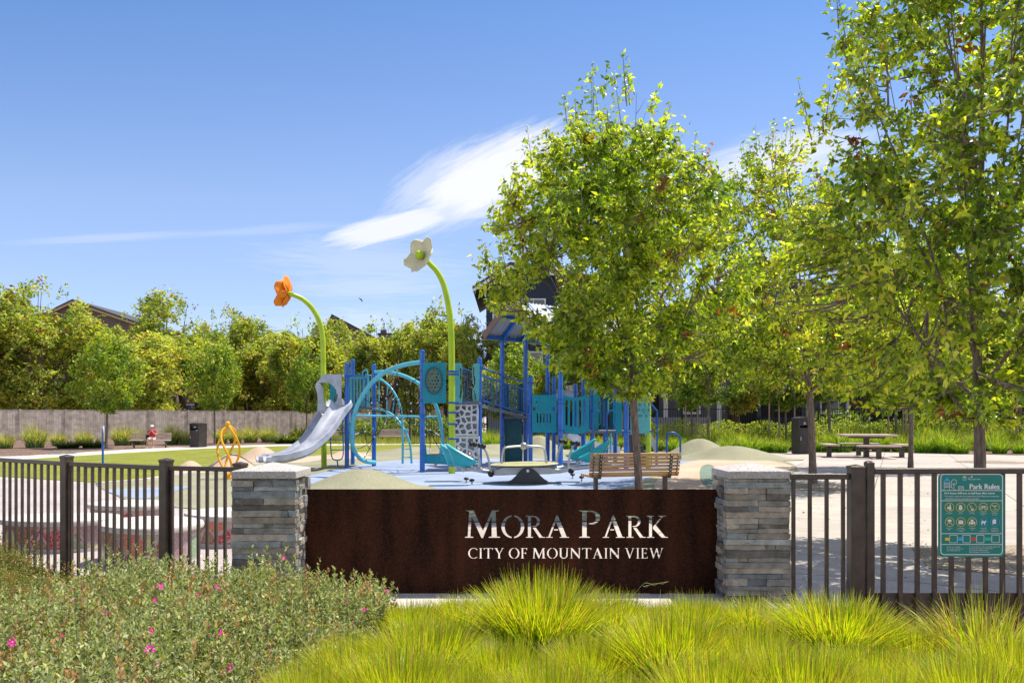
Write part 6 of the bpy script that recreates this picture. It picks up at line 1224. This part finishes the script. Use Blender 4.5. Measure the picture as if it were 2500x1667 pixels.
def bigtree(i, label, px, D, sc, rz, group):
    while len(big) <= i: big.append(None)
    if big[i] is None:
        big[i] = tree('broad_tree', label, 'tree', (X_(px, D), D, 0), rz, group, pT[i], bark='barkd', leafm='leafd', scale=sc); return
    c = copy_thing(big[i], (X_(px, D), D, 0), rz, sc, label); c['group'] = group
gb = 'broad trees beyond the wooden fence'
for a in [(k_[0], k_[1], k_[2], k_[3], tuple(v*m_ for v, m_ in zip(k_[4] if isinstance(k_[4], tuple) else (k_[4],)*3, (1.22, 1.22, .96))), k_[5]) for k_ in [(0, 'broad tree cut off by the left edge, beyond the wooden fence', -60, 64, 1.02, 0), (0, 'tall tree at the far left whose crown hides the brown gable', 95, 66, (1.0, 1.0, 1.03), 2.2), (1, 'spreading yellow green tree right below the brown gable roof', 205, 70, (.92, .92, .96), 1),
          (1, 'very yellow crown above the seated person', 372, 68, (.95, .95, .82), 3.3), (2, 'dark tree rising highest on the left skyline, farther back', 398, 88, (1.15, 1.15, 1.18), .5), (3, 'medium tree right of the yellow crown with dense branches', 485, 74, (1.1, 1.1, 1.06), 4),
          (0, 'tree above the litter bin with an uneven skyline top', 560, 82, (.85, .85, 1.02), 5), (2, 'slim dark trunked tree in front of the tan stucco house', 615, 80, (.8, .8, .88), 2), (1, 'tree behind the orange flower with many bare lower stems', 680, 78, (.9, .9, .92), .4),
          (3, 'dense mid green tree directly left of the slide top', 745, 74, (1.0, 1.0, 1.12), 3), (2, 'thin reddish tree in front of the pinkish house', 815, 84, (.75, .75, .90), 1.4), (3, 'low tree just behind the left play tower', 868, 78, (.85, .85, .86), 5.5),
          (3, 'small filler tree at the left behind the round young tree', 300, 80, (1.0, 1.0, 1.0), 2.7), (3, 'low leafy tree at the foot of the far left tall trees', 20, 72, (1.0, 1.0, .9), 1.1)]]: bigtree(*a, gb)
bigtree(0, 'broad tree wholly outside the left edge, beyond the wooden fence', -230, 66, (1.2, 1.2, .95), 4, gb); bigtree(1, 'yellowish tree farther outside the left edge, beyond the wooden fence', -420, 68, (1.2, 1.2, .95), 2, gb)
gc = 'trees behind the play structure'
for a in [(3, 'light green tree showing through the rope arches', 935, 66, (1.0, 1.0, .98), 0), (1, 'wide light green tree between the arches and the white flower mast', 1015, 70, (.72, .72, .90), 4.4), (3, 'tree directly behind the white flower mast', 1085, 66, (1.1, 1.1, 1.12), 1), (0, 'bright tree left of the shade roof, before the dark blue house', 1160, 62, (.62, .62, .72), 3),
          (3, 'tree low in front of the dark blue house wall', 1235, 58, (.8, .8, .62), 5)]: bigtree(*a, gc)
for i, (px, D) in enumerate(((1560, 54), (1800, 52), (2110, 53), (2290, 54), (2440, 52))):
    bigtree(3, ['leafy tree between the nearest tree trunk and the grey houses', 'leafy tree in front of the grey houses, above the right litter bin', 'leafy tree in front of the grey houses, above the picnic table', 'leafy tree in front of the grey houses, left of the biggest trunk', 'leafy tree in front of the grey houses at the right edge'][i], px, D, (.8, .8, .85), i*1.9, 'trees in front of the grey houses')

# ------------------------------------------------------------ grasses
def clump(seed, r, h, n, cols, w_, width=.005, droop=.55, brown=.0, seg=4, spread=.95, min_h=.55, grad=True, fan=1.55):
    rng = np.random.default_rng(seed); a = rng.uniform(0, 2*np.pi, n); lean_ = rng.uniform(0, 1, n)**.62; rb_ = r*.42*rng.uniform(0, 1, n)**.5; 
    base = np.stack([rb_*np.cos(a)+rng.normal(0, .01, n), rb_*np.sin(a)+rng.normal(0, .01, n), np.zeros(n)], 1); a2 = a+rng.normal(0, .45, n)
    out = np.stack([np.cos(a2), np.sin(a2), np.zeros(n)], 1); Lb = h*rng.uniform(min_h, 1.08, n)*(1-.12*lean_); reach = r*spread*lean_*rng.uniform(.7, 1.15, n)
    V = []; ts = np.linspace(0, 1, seg+1); sd = np.stack([-np.sin(a2), np.cos(a2), np.zeros(n)], 1); mixr = rng.normal(0, .8, (n, 1)); sd = unit(sd+out*mixr)
    for t in ts:
        zz = Lb*(t-droop*lean_*t**2.6*.75)
        p = base+out*(reach*t**fan)[:, None]+np.stack([np.zeros(n)]*2+[zz], 1); wd = width*(1-.92*t**1.6)*rng.uniform(.8, 1.2, n)
        V += [p+sd*(wd/2)[:, None], p-sd*(wd/2)[:, None]]
    V = np.stack(V, 1).reshape(-1, 3); k = 2*(seg+1); f0 = np.array([[2*i, 2*i+1, 2*i+3, 2*i+2] for i in range(seg)]); f = (f0[None]+(np.arange(n)*k)[:, None, None]).reshape(-1, 4)
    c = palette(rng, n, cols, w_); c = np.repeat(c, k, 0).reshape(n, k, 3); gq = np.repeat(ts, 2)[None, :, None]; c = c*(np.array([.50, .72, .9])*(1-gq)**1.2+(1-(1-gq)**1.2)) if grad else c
    bt = rng.uniform(0, 1, n) < brown; c[bt] = np.array([.42, .30, .12])*rng.uniform(.6, 1.2, (bt.sum(), 1, 1))
    tipm = rng.uniform(0, 1, n) < .25; c[tipm, -4:] = np.array([.42, .30, .08])
    return np_mesh('blades', V, f, c.reshape(-1, 3))
YG = [(.38, .47, .012), (.50, .54, .015), (.62, .61, .03), (.20, .33, .012), (.66, .58, .14)]
YW = (4, 5, 3, 3, .8)
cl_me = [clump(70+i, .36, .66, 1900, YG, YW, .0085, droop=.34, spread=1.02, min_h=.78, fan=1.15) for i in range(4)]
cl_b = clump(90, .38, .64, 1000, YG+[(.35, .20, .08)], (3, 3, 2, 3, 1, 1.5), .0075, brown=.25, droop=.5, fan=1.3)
gg = 'bright yellow green grass clumps in front of the sign'
def put_clump(px, top, D, r, lab, me=None, i=0, base_z=.0):
    top += 14 if D < 4.7 and r < .39 else 0; r *= .88 if D < 4.7 else 1.0; zt = W(px, top, D).z; k = zt/.62; r = r*.90
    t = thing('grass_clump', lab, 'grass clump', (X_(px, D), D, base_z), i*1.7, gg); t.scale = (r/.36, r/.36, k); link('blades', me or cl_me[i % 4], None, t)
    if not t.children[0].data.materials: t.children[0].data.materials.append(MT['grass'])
CL = [(1320, 1393, 5.2, .46, 'tallest grass clump, rising in front of the sign lettering'), (1130, 1452, 5.9, .31, 'grass clump left of the tallest one, close to the sign base'), (1005, 1465, 5.7, .30, 'grass clump by the sign base touching the right end of the flowering shrubs'),
      (1490, 1440, 5.6, .32, 'grass clump just right of the tallest one, near the sign base'), (1595, 1470, 5.6, .28, 'lower narrow grass clump halfway between the tallest one and the right pillar'), (1690, 1450, 5.6, .30, 'grass clump just left of the right pillar foot'), (1845, 1458, 5.6, .36, 'grass clump directly before the right pillar foot'),
      (2045, 1447, 5.2, .46, 'big full grass clump before the fence bay right of the pillar'), (2400, 1426, 4.9, .46, 'loose grass clump with straw coloured blades before the gate'), (2225, 1520, 5.0, .28, 'short grass clump in the gap before the gate, left of the straw one'),
      (1040, 1495, 4.6, .42, 'wide second row grass clump between the shrubs and the tallest one'), (1230, 1535, 4.3, .32, 'second row grass clump just below left of the tallest one'), (1440, 1530, 4.5, .34, 'second row grass clump just below right of the tallest one'), (1640, 1478, 4.6, .46, 'large second row grass clump left below the right pillar'),
      (1845, 1505, 4.5, .36, 'second row grass clump straight below the right pillar'), (2125, 1550, 4.3, .36, 'second row grass clump below the gate post'), (2285, 1570, 4.2, .34, 'second row grass clump below the rules board'), (2485, 1530, 4.3, .38, 'second row grass clump at the right edge'), (865, 1530, 4.5, .36, 'second row grass clump leaning on the flowering shrubs'),
      (760, 1592, 3.8, .34, 'front row grass clump farthest left, before the shrubs'), (975, 1565, 3.9, .40, 'wide front row grass clump at the bottom left of centre'), (1140, 1612, 3.7, .30, 'small front row grass clump at the bottom, below the word MORA'), (1350, 1590, 3.8, .36, 'front row grass clump at the bottom, below the tallest one'),
      (1530, 1622, 3.6, .28, 'small front row grass clump at the bottom, right of centre'), (1745, 1580, 3.8, .40, 'wide front row grass clump at the bottom, left of the pillar line'), (1955, 1560, 3.9, .42, 'wide front row grass clump at the bottom, under the fence bay'), (2165, 1612, 3.7, .32, 'front row grass clump at the bottom, under the gate post'), (2385, 1590, 3.8, .40, 'front row grass clump in the bottom right corner')]
for i, (px, top, D, r, lab) in enumerate(CL): put_clump(px, top, D, r, lab, cl_b if 'straw col' in lab else None, i)
# one seed stalk over the sign
q = MB(); P = spline([W(1535, 1470, 5.6), W(1570, 1425, 5.6), W(1592, 1425, 5.6), W(1622, 1421, 5.6)], 5); q.tube([W(1480, 1560, 5.6)]+P, .0014, 5)
for i in range(9):
    p = P[-1]+(P[4]-P[-1])*(i/9); q.tube([p, p+Vector((.03, 0, .006-.006*(i % 3)))], [.002, .0006], 4)
tg = thing('seed_stalk', 'single pale seed stalk bending over the lower right of the sign', 'grass stalk', (0, 0, 0)); q.build('stalk', mat('seed_straw', (.34, .36, .14), .7), tg)
# ------------------------------------------------------------ flowering shrubs, lower left
def sprigs(seed, n, area, zf, L_leaf, wl, cols, w_, h_st, per, edge=None):
    rng = np.random.default_rng(seed); x = rng.uniform(area[0], area[1], n*3); y = rng.uniform(area[2], area[3], n*3); ok = edge(x, y); x = x[ok][:n]; y = y[ok][:n]; n = len(x)
    zt = zf(x, y)*rng.uniform(.72, 1.08, n)+np.where(rng.uniform(0, 1, n) < .17, rng.uniform(.03, .15, n), 0); z0 = np.maximum(.02, zt-h_st*rng.uniform(.6, 1.3, n))
    tl = rng.normal(0, .12, (n, 2)); t = np.linspace(0, 1, per)[None, :]; jit = rng.uniform(-.04, .04, (n, per))
    t = np.clip(t+jit, 0, 1); bz = z0[:, None]+(zt-z0)[:, None]*t; base = np.stack([x[:, None]+tl[:, :1]*t*.5, y[:, None]+tl[:, 1:]*t*.5, bz], 2)
    a = rng.uniform(0, 6.28, (n, 1))+np.arange(per)[None]*2.4; el = .15+1.0*t**1.6+rng.normal(0, .2, (n, per)); ax = np.stack([np.cos(a)*np.cos(el), np.sin(a)*np.cos(el), np.sin(el)], 2)
    c = palette(rng, n*per, cols, w_); rd = np.repeat(rng.uniform(0, 1, n) < .16, per)&(t.reshape(-1) > .45); c[rd] = np.array([.42, .24, .12])*rng.uniform(.7, 1.4, (rd.sum(), 1))
    me = leaf_mesh('foliage', base.reshape(-1, 3), ax.reshape(-1, 3), rng, L_leaf, wl, c, curl=.12, fold=.35, fine=True)
    return me, np.stack([x, y, z0, zt], 1)
def inL(x, y):
    px = 1250+x/y*F; return (px < 965-120*np.maximum(0, 6.0-y)+25*np.sin(y*7)+18*np.sin(x*11)) & (x > -4.9) & (y < 6.35+np.where(px < 560, .0, -.10)) & ((px > 235-0*y) | (y < 5.6)) & (px > -160)
def zs_(x, y): px = 1250+x/y*F; return .42+.04*np.sin(x*3.1+y*2)+.035*np.sin(x*7+1)+.02*np.sin(y*9+x*4)-.17*np.clip((px-(965-120*np.maximum(0, 6.0-y)-330))/330, 0, 1)-.16*np.clip((260-px)/260, 0, 1)*np.clip((y-4.2)/1.5, 0, 1)+.05*np.exp(-((px-380)/90)**2)*np.clip(y-4.6, 0, 1)
SC = [(.27, .30, .135), (.35, .38, .17), (.46, .48, .23), (.14, .165, .07), (.50, .48, .15)]
shm, sp_ = sprigs(5, 5400, (-4.9, -.5, 3.0, 6.4), zs_, .031, .46, SC, (3, 4, 3, 2, 1.5), .20, 24, inL)
sh = thing('flowering_shrub', 'grey green low shrub mass with small magenta flowers filling the lower left corner', 'shrub', (0, 0, 0))
link('foliage', shm, MT['shrub'], sh)
q = MB()
for x, y, a, b in sp_[::3]: q.tube([Vector((x, y, 0)), Vector((x+.01, y, b-.05))], [.003, .0015], 3, False)
q.build('stems', mat('green_brown_stem', (.20, .19, .08), .8), sh)
rng = np.random.default_rng(4)
base_ = lambda n: None
def flower(px, py, D, r=.024):
    for D in np.arange(3.0, 6.3, .02):
        c = W(px, py, float(D))
        if c.z < float(zs_(np.array(c.x), np.array(c.y)))*1.07+.015: break
    V = []; Fc = []; r *= .85; n = 5; q = MB(); tilt = rng.uniform(-.5, .5)
    ax = Vector((tilt, -.75, .65)).normalized(); a1_ = ax.cross(Vector((0, 0, 1))).normalized(); a2 = ax.cross(a1_)
    for k in range(5):
        a = 2*math.pi*k/5+rng.uniform(0, .3); d = a1_*math.cos(a)+a2*math.sin(a); s_ = d.cross(ax)
        q.add([c, c+d*r*.5+s_*r*.42, c+d*r*1.0+s_*r*.30+ax*.006, c+d*r*1.06+ax*.003, c+d*r*1.0-s_*r*.30+ax*.006, c+d*r*.5-s_*r*.42], [(0, 1, 2, 3), (0, 3, 4, 5)])
    o = q.build('flower', MT['magenta'], sh); q = MB(); q.ball(c+ax*.003, r*.2, 6); q.build('flower_centre', MT['ylw'], o)
    q = MB(); q.tube([c-ax*.004, c-ax*.03+Vector((0, 0, -.05)), Vector((c.x, c.y+.02, max(.2, c.z-.18)))], [.002, .002, .003], 4); q.build('flower_stalk', MT['stalkg'], o)
MT['magenta'] = mat('magenta_petals', (.72, .03, .36), .6, .15, 60); MT['stalkg'] = mat('green_stalk', (.14, .2, .05), .7)
for px, py, D, r in [(390, 1431, 5.6, .024), (378, 1465, 5.3, .018), (693, 1362, 5.9, .022), (486, 1452, 5.5, .015), (529, 1430, 5.7, .016), (535, 1436, 5.7, .016), (498, 1431, 5.8, .012), (262, 1495, 5.0, .012), (30, 1568, 4.4, .022), (366, 1585, 4.3, .024), (386, 1618, 4.0, .012), (562, 1630, 3.9, .026),
                     (543, 1545, 4.6, .022), (372, 1540, 4.6, .016), (650, 1524, 4.8, .012), (845, 1470, 5.4, .013), (890, 1488, 5.2, .015), (945, 1443, 5.6, .020), (181, 1466, 5.4, .012), (152, 1552, 4.5, .012), (636, 1665, 3.7, .014)]: flower(px, py, D, r)
# low small-leaved ground cover along the railing
def inG(x, y):
    px = 1250+x/y*F; yl = np.interp(x, [-9, -5.2, -4.1, -3, -2.3], [12.4, 9.0, 7.75, 7.1, 6.9]); return (px < 620) & (y > 4.6) & (y < yl) & (px > -200)
GC = [(.20, .25, .05), (.28, .30, .07), (.34, .30, .09), (.13, .17, .04), (.36, .17, .07)]
gcm, gsp = sprigs(9, 5200, (-6.6, -2.2, 5.2, 9.6), lambda x, y: .13+.04*np.sin(x*4+y)+.03*np.sin(y*7), .020, .6, GC, (3, 3, 2, 2, 1.4), .16, 16, inG)
link('ground_cover', gcm, MT['shrub']); tag(bpy.data.objects['ground_cover'], 'small leaved reddish green ground cover growing below the left railing', 'ground cover', kind='stuff')
tag(bpy.data.objects['ground_cover'], kind='stuff')
# ------------------------------------------------------------ far grasses
TAN = [(.52, .47, .22), (.42, .43, .16), (.32, .36, .11), (.58, .53, .28), (.20, .25, .06)]
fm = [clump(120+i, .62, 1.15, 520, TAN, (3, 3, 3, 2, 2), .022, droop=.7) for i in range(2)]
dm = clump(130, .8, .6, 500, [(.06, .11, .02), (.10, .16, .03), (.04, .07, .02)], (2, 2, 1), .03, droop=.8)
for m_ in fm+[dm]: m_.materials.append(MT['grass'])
def far_clump(px, py, D, sc, me, lab, grp, i=0, name='grass_clump', cat='grass clump'):
    t = thing(name, lab, cat, (X_(px, D), D, 0), i*1.3, grp); t.scale = (sc[0], sc[0], sc[1]); o = bpy.data.objects.new('blades', me); C.objects.link(o); o.parent = t
for i, (px, D, s0, s1, k, lab) in enumerate([(15, 42, 1.0, .9, 0, 'pale fountain grass clump at the left picture edge'), (86, 43, 1.5, 1.35, 0, 'largest pale fountain grass clump at the far left'), (142, 46, 1.0, .9, 1, 'smaller fountain grass clump right of the largest one'), (205, 47, 1.2, 1.0, 1, 'fountain grass clump left of the round young tree'),
                                          (300, 47, 1.6, 1.25, 0, 'fountain grass clump right of the round young tree, behind the bench left end'), (340, 48, 1.3, 1.1, 1, 'fountain grass clump behind the seated person'), (420, 48, 1.3, 1.3, 0, 'fountain grass clump behind the bench right end'), (450, 48, 1.0, 1.0, 1, 'fountain grass clump left of the bin'),
                                          (540, 50, 1.2, 1.1, 0, 'fountain grass clump right of the narrow young tree'), (575, 51, 1.2, 1.1, 1, 'fountain grass clump behind the yellow climber'), (612, 52, 1.4, 1.2, 0, 'tan fountain grass clump above the tan mounds'), (655, 53, 1.4, 1.2, 1, 'last tan fountain grass clump before the slide')]):
    far_clump(px, 0, D, (s0, s1), fm[k], lab, 'fountain grasses along the wooden fence', i)
for i, (px, D, s0, s1, lab) in enumerate([(165, 42.5, 1.3, .9, 'dark green low shrub left of the round young tree'), (225, 43, 1.2, 1.1, 'dark green low shrub at the foot of the round young tree'), (700, 51, 1.8, 1.3, 'dark green low shrub left of the slide foot'), (735, 54, 1.4, 2.4, 'taller dark bush behind the slide')]):
    far_clump(px, 0, D, (s0, s1), dm, lab, 'dark shrubs by the wooden fence', i, 'low_shrub', 'shrub')
BR = [(.20, .33, .03), (.30, .42, .04), (.38, .46, .07), (.12, .20, .025)]
bm2 = [clump(140+i, .75, .95, 420, BR, (3, 4, 2, 2), .022, droop=.6) for i in range(2)]
bushy = leaf_mesh('blades', *(lambda rg: (lambda p: (p, rg.normal(0, 1, p.shape)+np.array([0, 0, .6])))(np.stack([(lambda a, r: r*np.cos(a))(A_ := rg.uniform(0, 6.28, 900), r_ := rg.uniform(0, 1, 900)**.5*.8), r_*np.sin(A_), rg.uniform(.05, 1, 900)*(1-.5*r_**2)*.9], 1)))(np.random.default_rng(7)), np.random.default_rng(8), .14, .5, palette(np.random.default_rng(9), 900, [(.14, .22, .05), (.22, .28, .07), (.30, .30, .12), (.08, .13, .03)], (3, 3, 1, 2)), fine=False)
for m_ in bm2: m_.materials.append(MT['grass'])
bushy.materials.append(MT['leafd'])
far_list = []
rnd = random.Random(77)
spots = [(1600, 38.5, .9), (1645, 38, 1.0), (1690, 38.5, 1.0), (1735, 39, 1.15), (1780, 37.5, 1.1), (1830, 37, 1.1), (1870, 37.5, 1.0), (1905, 37, .9), (2000, 38, 1.2), (2050, 38, 1.4), (2100, 39, 1.2), (2150, 38.5, 1.1), (2260, 37, 1.3), (2310, 36.5, 1.2), (2345, 36, .9), (2440, 36, .8), (2490, 36, .8), (2425, 39, 1.3), (2200, 38, 1.2), (2530, 37, 1.2),
         (1575, 41, 1.1), (1655, 41.5, 1.3), (1750, 42, 1.4), (1800, 41, 1.5), (1850, 42, 1.5), (1950, 41, 1.4), (2080, 42, 1.6), (2130, 42, 1.6), (2240, 41, 1.5), (2290, 41, 1.5), (2390, 40, 1.4), (2470, 41, 1.4), (1240, 42, 1.1), (1205, 41, 1.1), (1190, 43, 1.2), (1160, 42, .9), (1275, 41, .9), (1320, 42, 1.0), (1390, 41, 1.0), (1450, 41, .9), (1500, 40, 1.0), (1545, 40, 1.0)]
tone = ['bright green', 'yellow green', 'arching green', 'tufted green']
marks = [(1190, 'left of the blank teal panel'), (1240, 'behind the blank teal panel'), (1320, 'behind the activity panel'), (1420, 'behind the curved slatted panel'), (1500, 'behind the side panels'), (1583, 'behind the lime post'), (1640, 'behind the blue hoop rail'), (1709, 'behind the first green mound'), (1788, 'behind the second green mound'), (1860, 'between the mounds and the bin'), (1957, 'beside the right litter bin'), (2046, 'behind the picnic table left end'), (2115, 'behind the picnic table'), (2186, 'behind the picnic table right end'), (2240, 'right of the slim trunk'), (2310, 'left of the biggest trunk'), (2392, 'behind the biggest trunk'), (2470, 'at the right edge')]
seen = {}
for i, (px, D, sc) in enumerate(spots):
    mk = min(marks, key=lambda m_: abs(m_[0]-px))[1]; row = 'front row' if D < 39.6 else 'back row'; key = (mk, row); seen[key] = seen.get(key, 0)+1
    lab = f"{tone[i % 4]} grass clump {mk}, {row}"+('' if seen[key] == 1 else [', second one', ', third one', ', fourth one'][seen[key]-2])
    far_clump(px, 0, D, (sc, sc*rnd.uniform(.85, 1.15)), bm2[i % 2], lab, 'green grasses in the far planting', i)
for i, (px, D, sc, lab) in enumerate([(905, 58, 1.6, 'leafy bush right of the left play tower, far back'), (950, 60, 1.8, 'leafy bush above the small pinkish bench'), (1010, 58, 1.7, 'leafy bush right of the small pinkish bench'), (1065, 57, 1.9, 'leafy bush low behind the bubble panel'), (1130, 56, 1.8, 'leafy bush behind the climbing wall'), (2050, 46.6, 2.2, 'dark hedge bush behind the fence, left of the picnic table'), (2270, 46.6, 2.2, 'dark hedge bush behind the fence, right of the slim trunk'), (870, 60, 1.6, 'leafy bush behind the tall blue posts at the left')]):
    far_clump(px, 0, D, (sc, sc), bushy, lab, 'leafy bushes along the back fences', i, 'leafy_bush', 'bush')
# strip of rough grass under those bushes
rng = np.random.default_rng(21); n = 7000; D = rng.uniform(49, 58, n); pxx = rng.uniform(760, 1560, n); X = (pxx-1250)/F*D
V = []; hh = rng.uniform(.15, .5, n); dx = rng.normal(0, .1, n); w0 = .03
vv = np.stack([np.stack([X-w0, D, np.zeros(n)], 1), np.stack([X+w0, D, np.zeros(n)], 1), np.stack([X+dx, D, hh], 1)], 1).reshape(-1, 3)
me = np_mesh('rough_grass', vv, np.arange(3*n).reshape(-1, 3), np.repeat(palette(rng, n, [(.30, .34, .07), (.38, .36, .12), (.18, .24, .05)], (3, 2, 2)), 3, 0)); tag(link('rough_grass', me, MT['grass']), 'rough green and straw grass below the back fence beyond the lawn', 'grass', kind='stuff')
# low yellow-green hedge in front of the black fence
rng = np.random.default_rng(22); n = 16000; X = rng.uniform(7, 34, n); Y = rng.uniform(44.0, 45.2, n); Zz = rng.uniform(.3, 1.25, n)+.12*np.sin(X*3)
me = leaf_mesh('hedge', np.stack([X, Y, Zz], 1), rng.normal(0, .6, (n, 3))+np.array([0, 0, .7]), rng, .13, .5, palette(rng, n, [(.30, .36, .06), (.40, .42, .08), (.20, .27, .04)], (3, 2, 2)), fine=False); hg = thing('clipped_hedge', 'yellow green hedge running along the black fence at the right', 'hedge', (0, 0, 0)); link('foliage', me, MT['leafd'], hg)

rng = np.random.default_rng(33); n = 900; D = rng.uniform(7.6, 30, n); pxx = rng.uniform(1500, 2600, n); X = (pxx-1250)/F*D; ok = np.hypot(X-4.6, D-9.4) < rng.exponential(2.6, n)+.2; ok |= rng.uniform(0, 1, n) < .18; X = X[ok]; D = D[ok]; n = len(X)
a_ = rng.uniform(0, 6.28, n); ax_ = np.stack([np.cos(a_), np.sin(a_), rng.uniform(0, .25, n)], 1)
me = leaf_mesh('fallen_leaves', np.stack([X, D, np.full(n, .012)], 1), ax_, rng, .042, .55, palette(rng, n, [(.30, .20, .09), (.22, .13, .06), (.36, .30, .10), (.16, .10, .05)], (3, 2, 1, 2)), fold=.1, curl=-.1)
tag(link('fallen_leaves', me, MT['leafd']), 'dry fallen leaves scattered over the concrete around the nearest tree', 'leaves', kind='stuff')
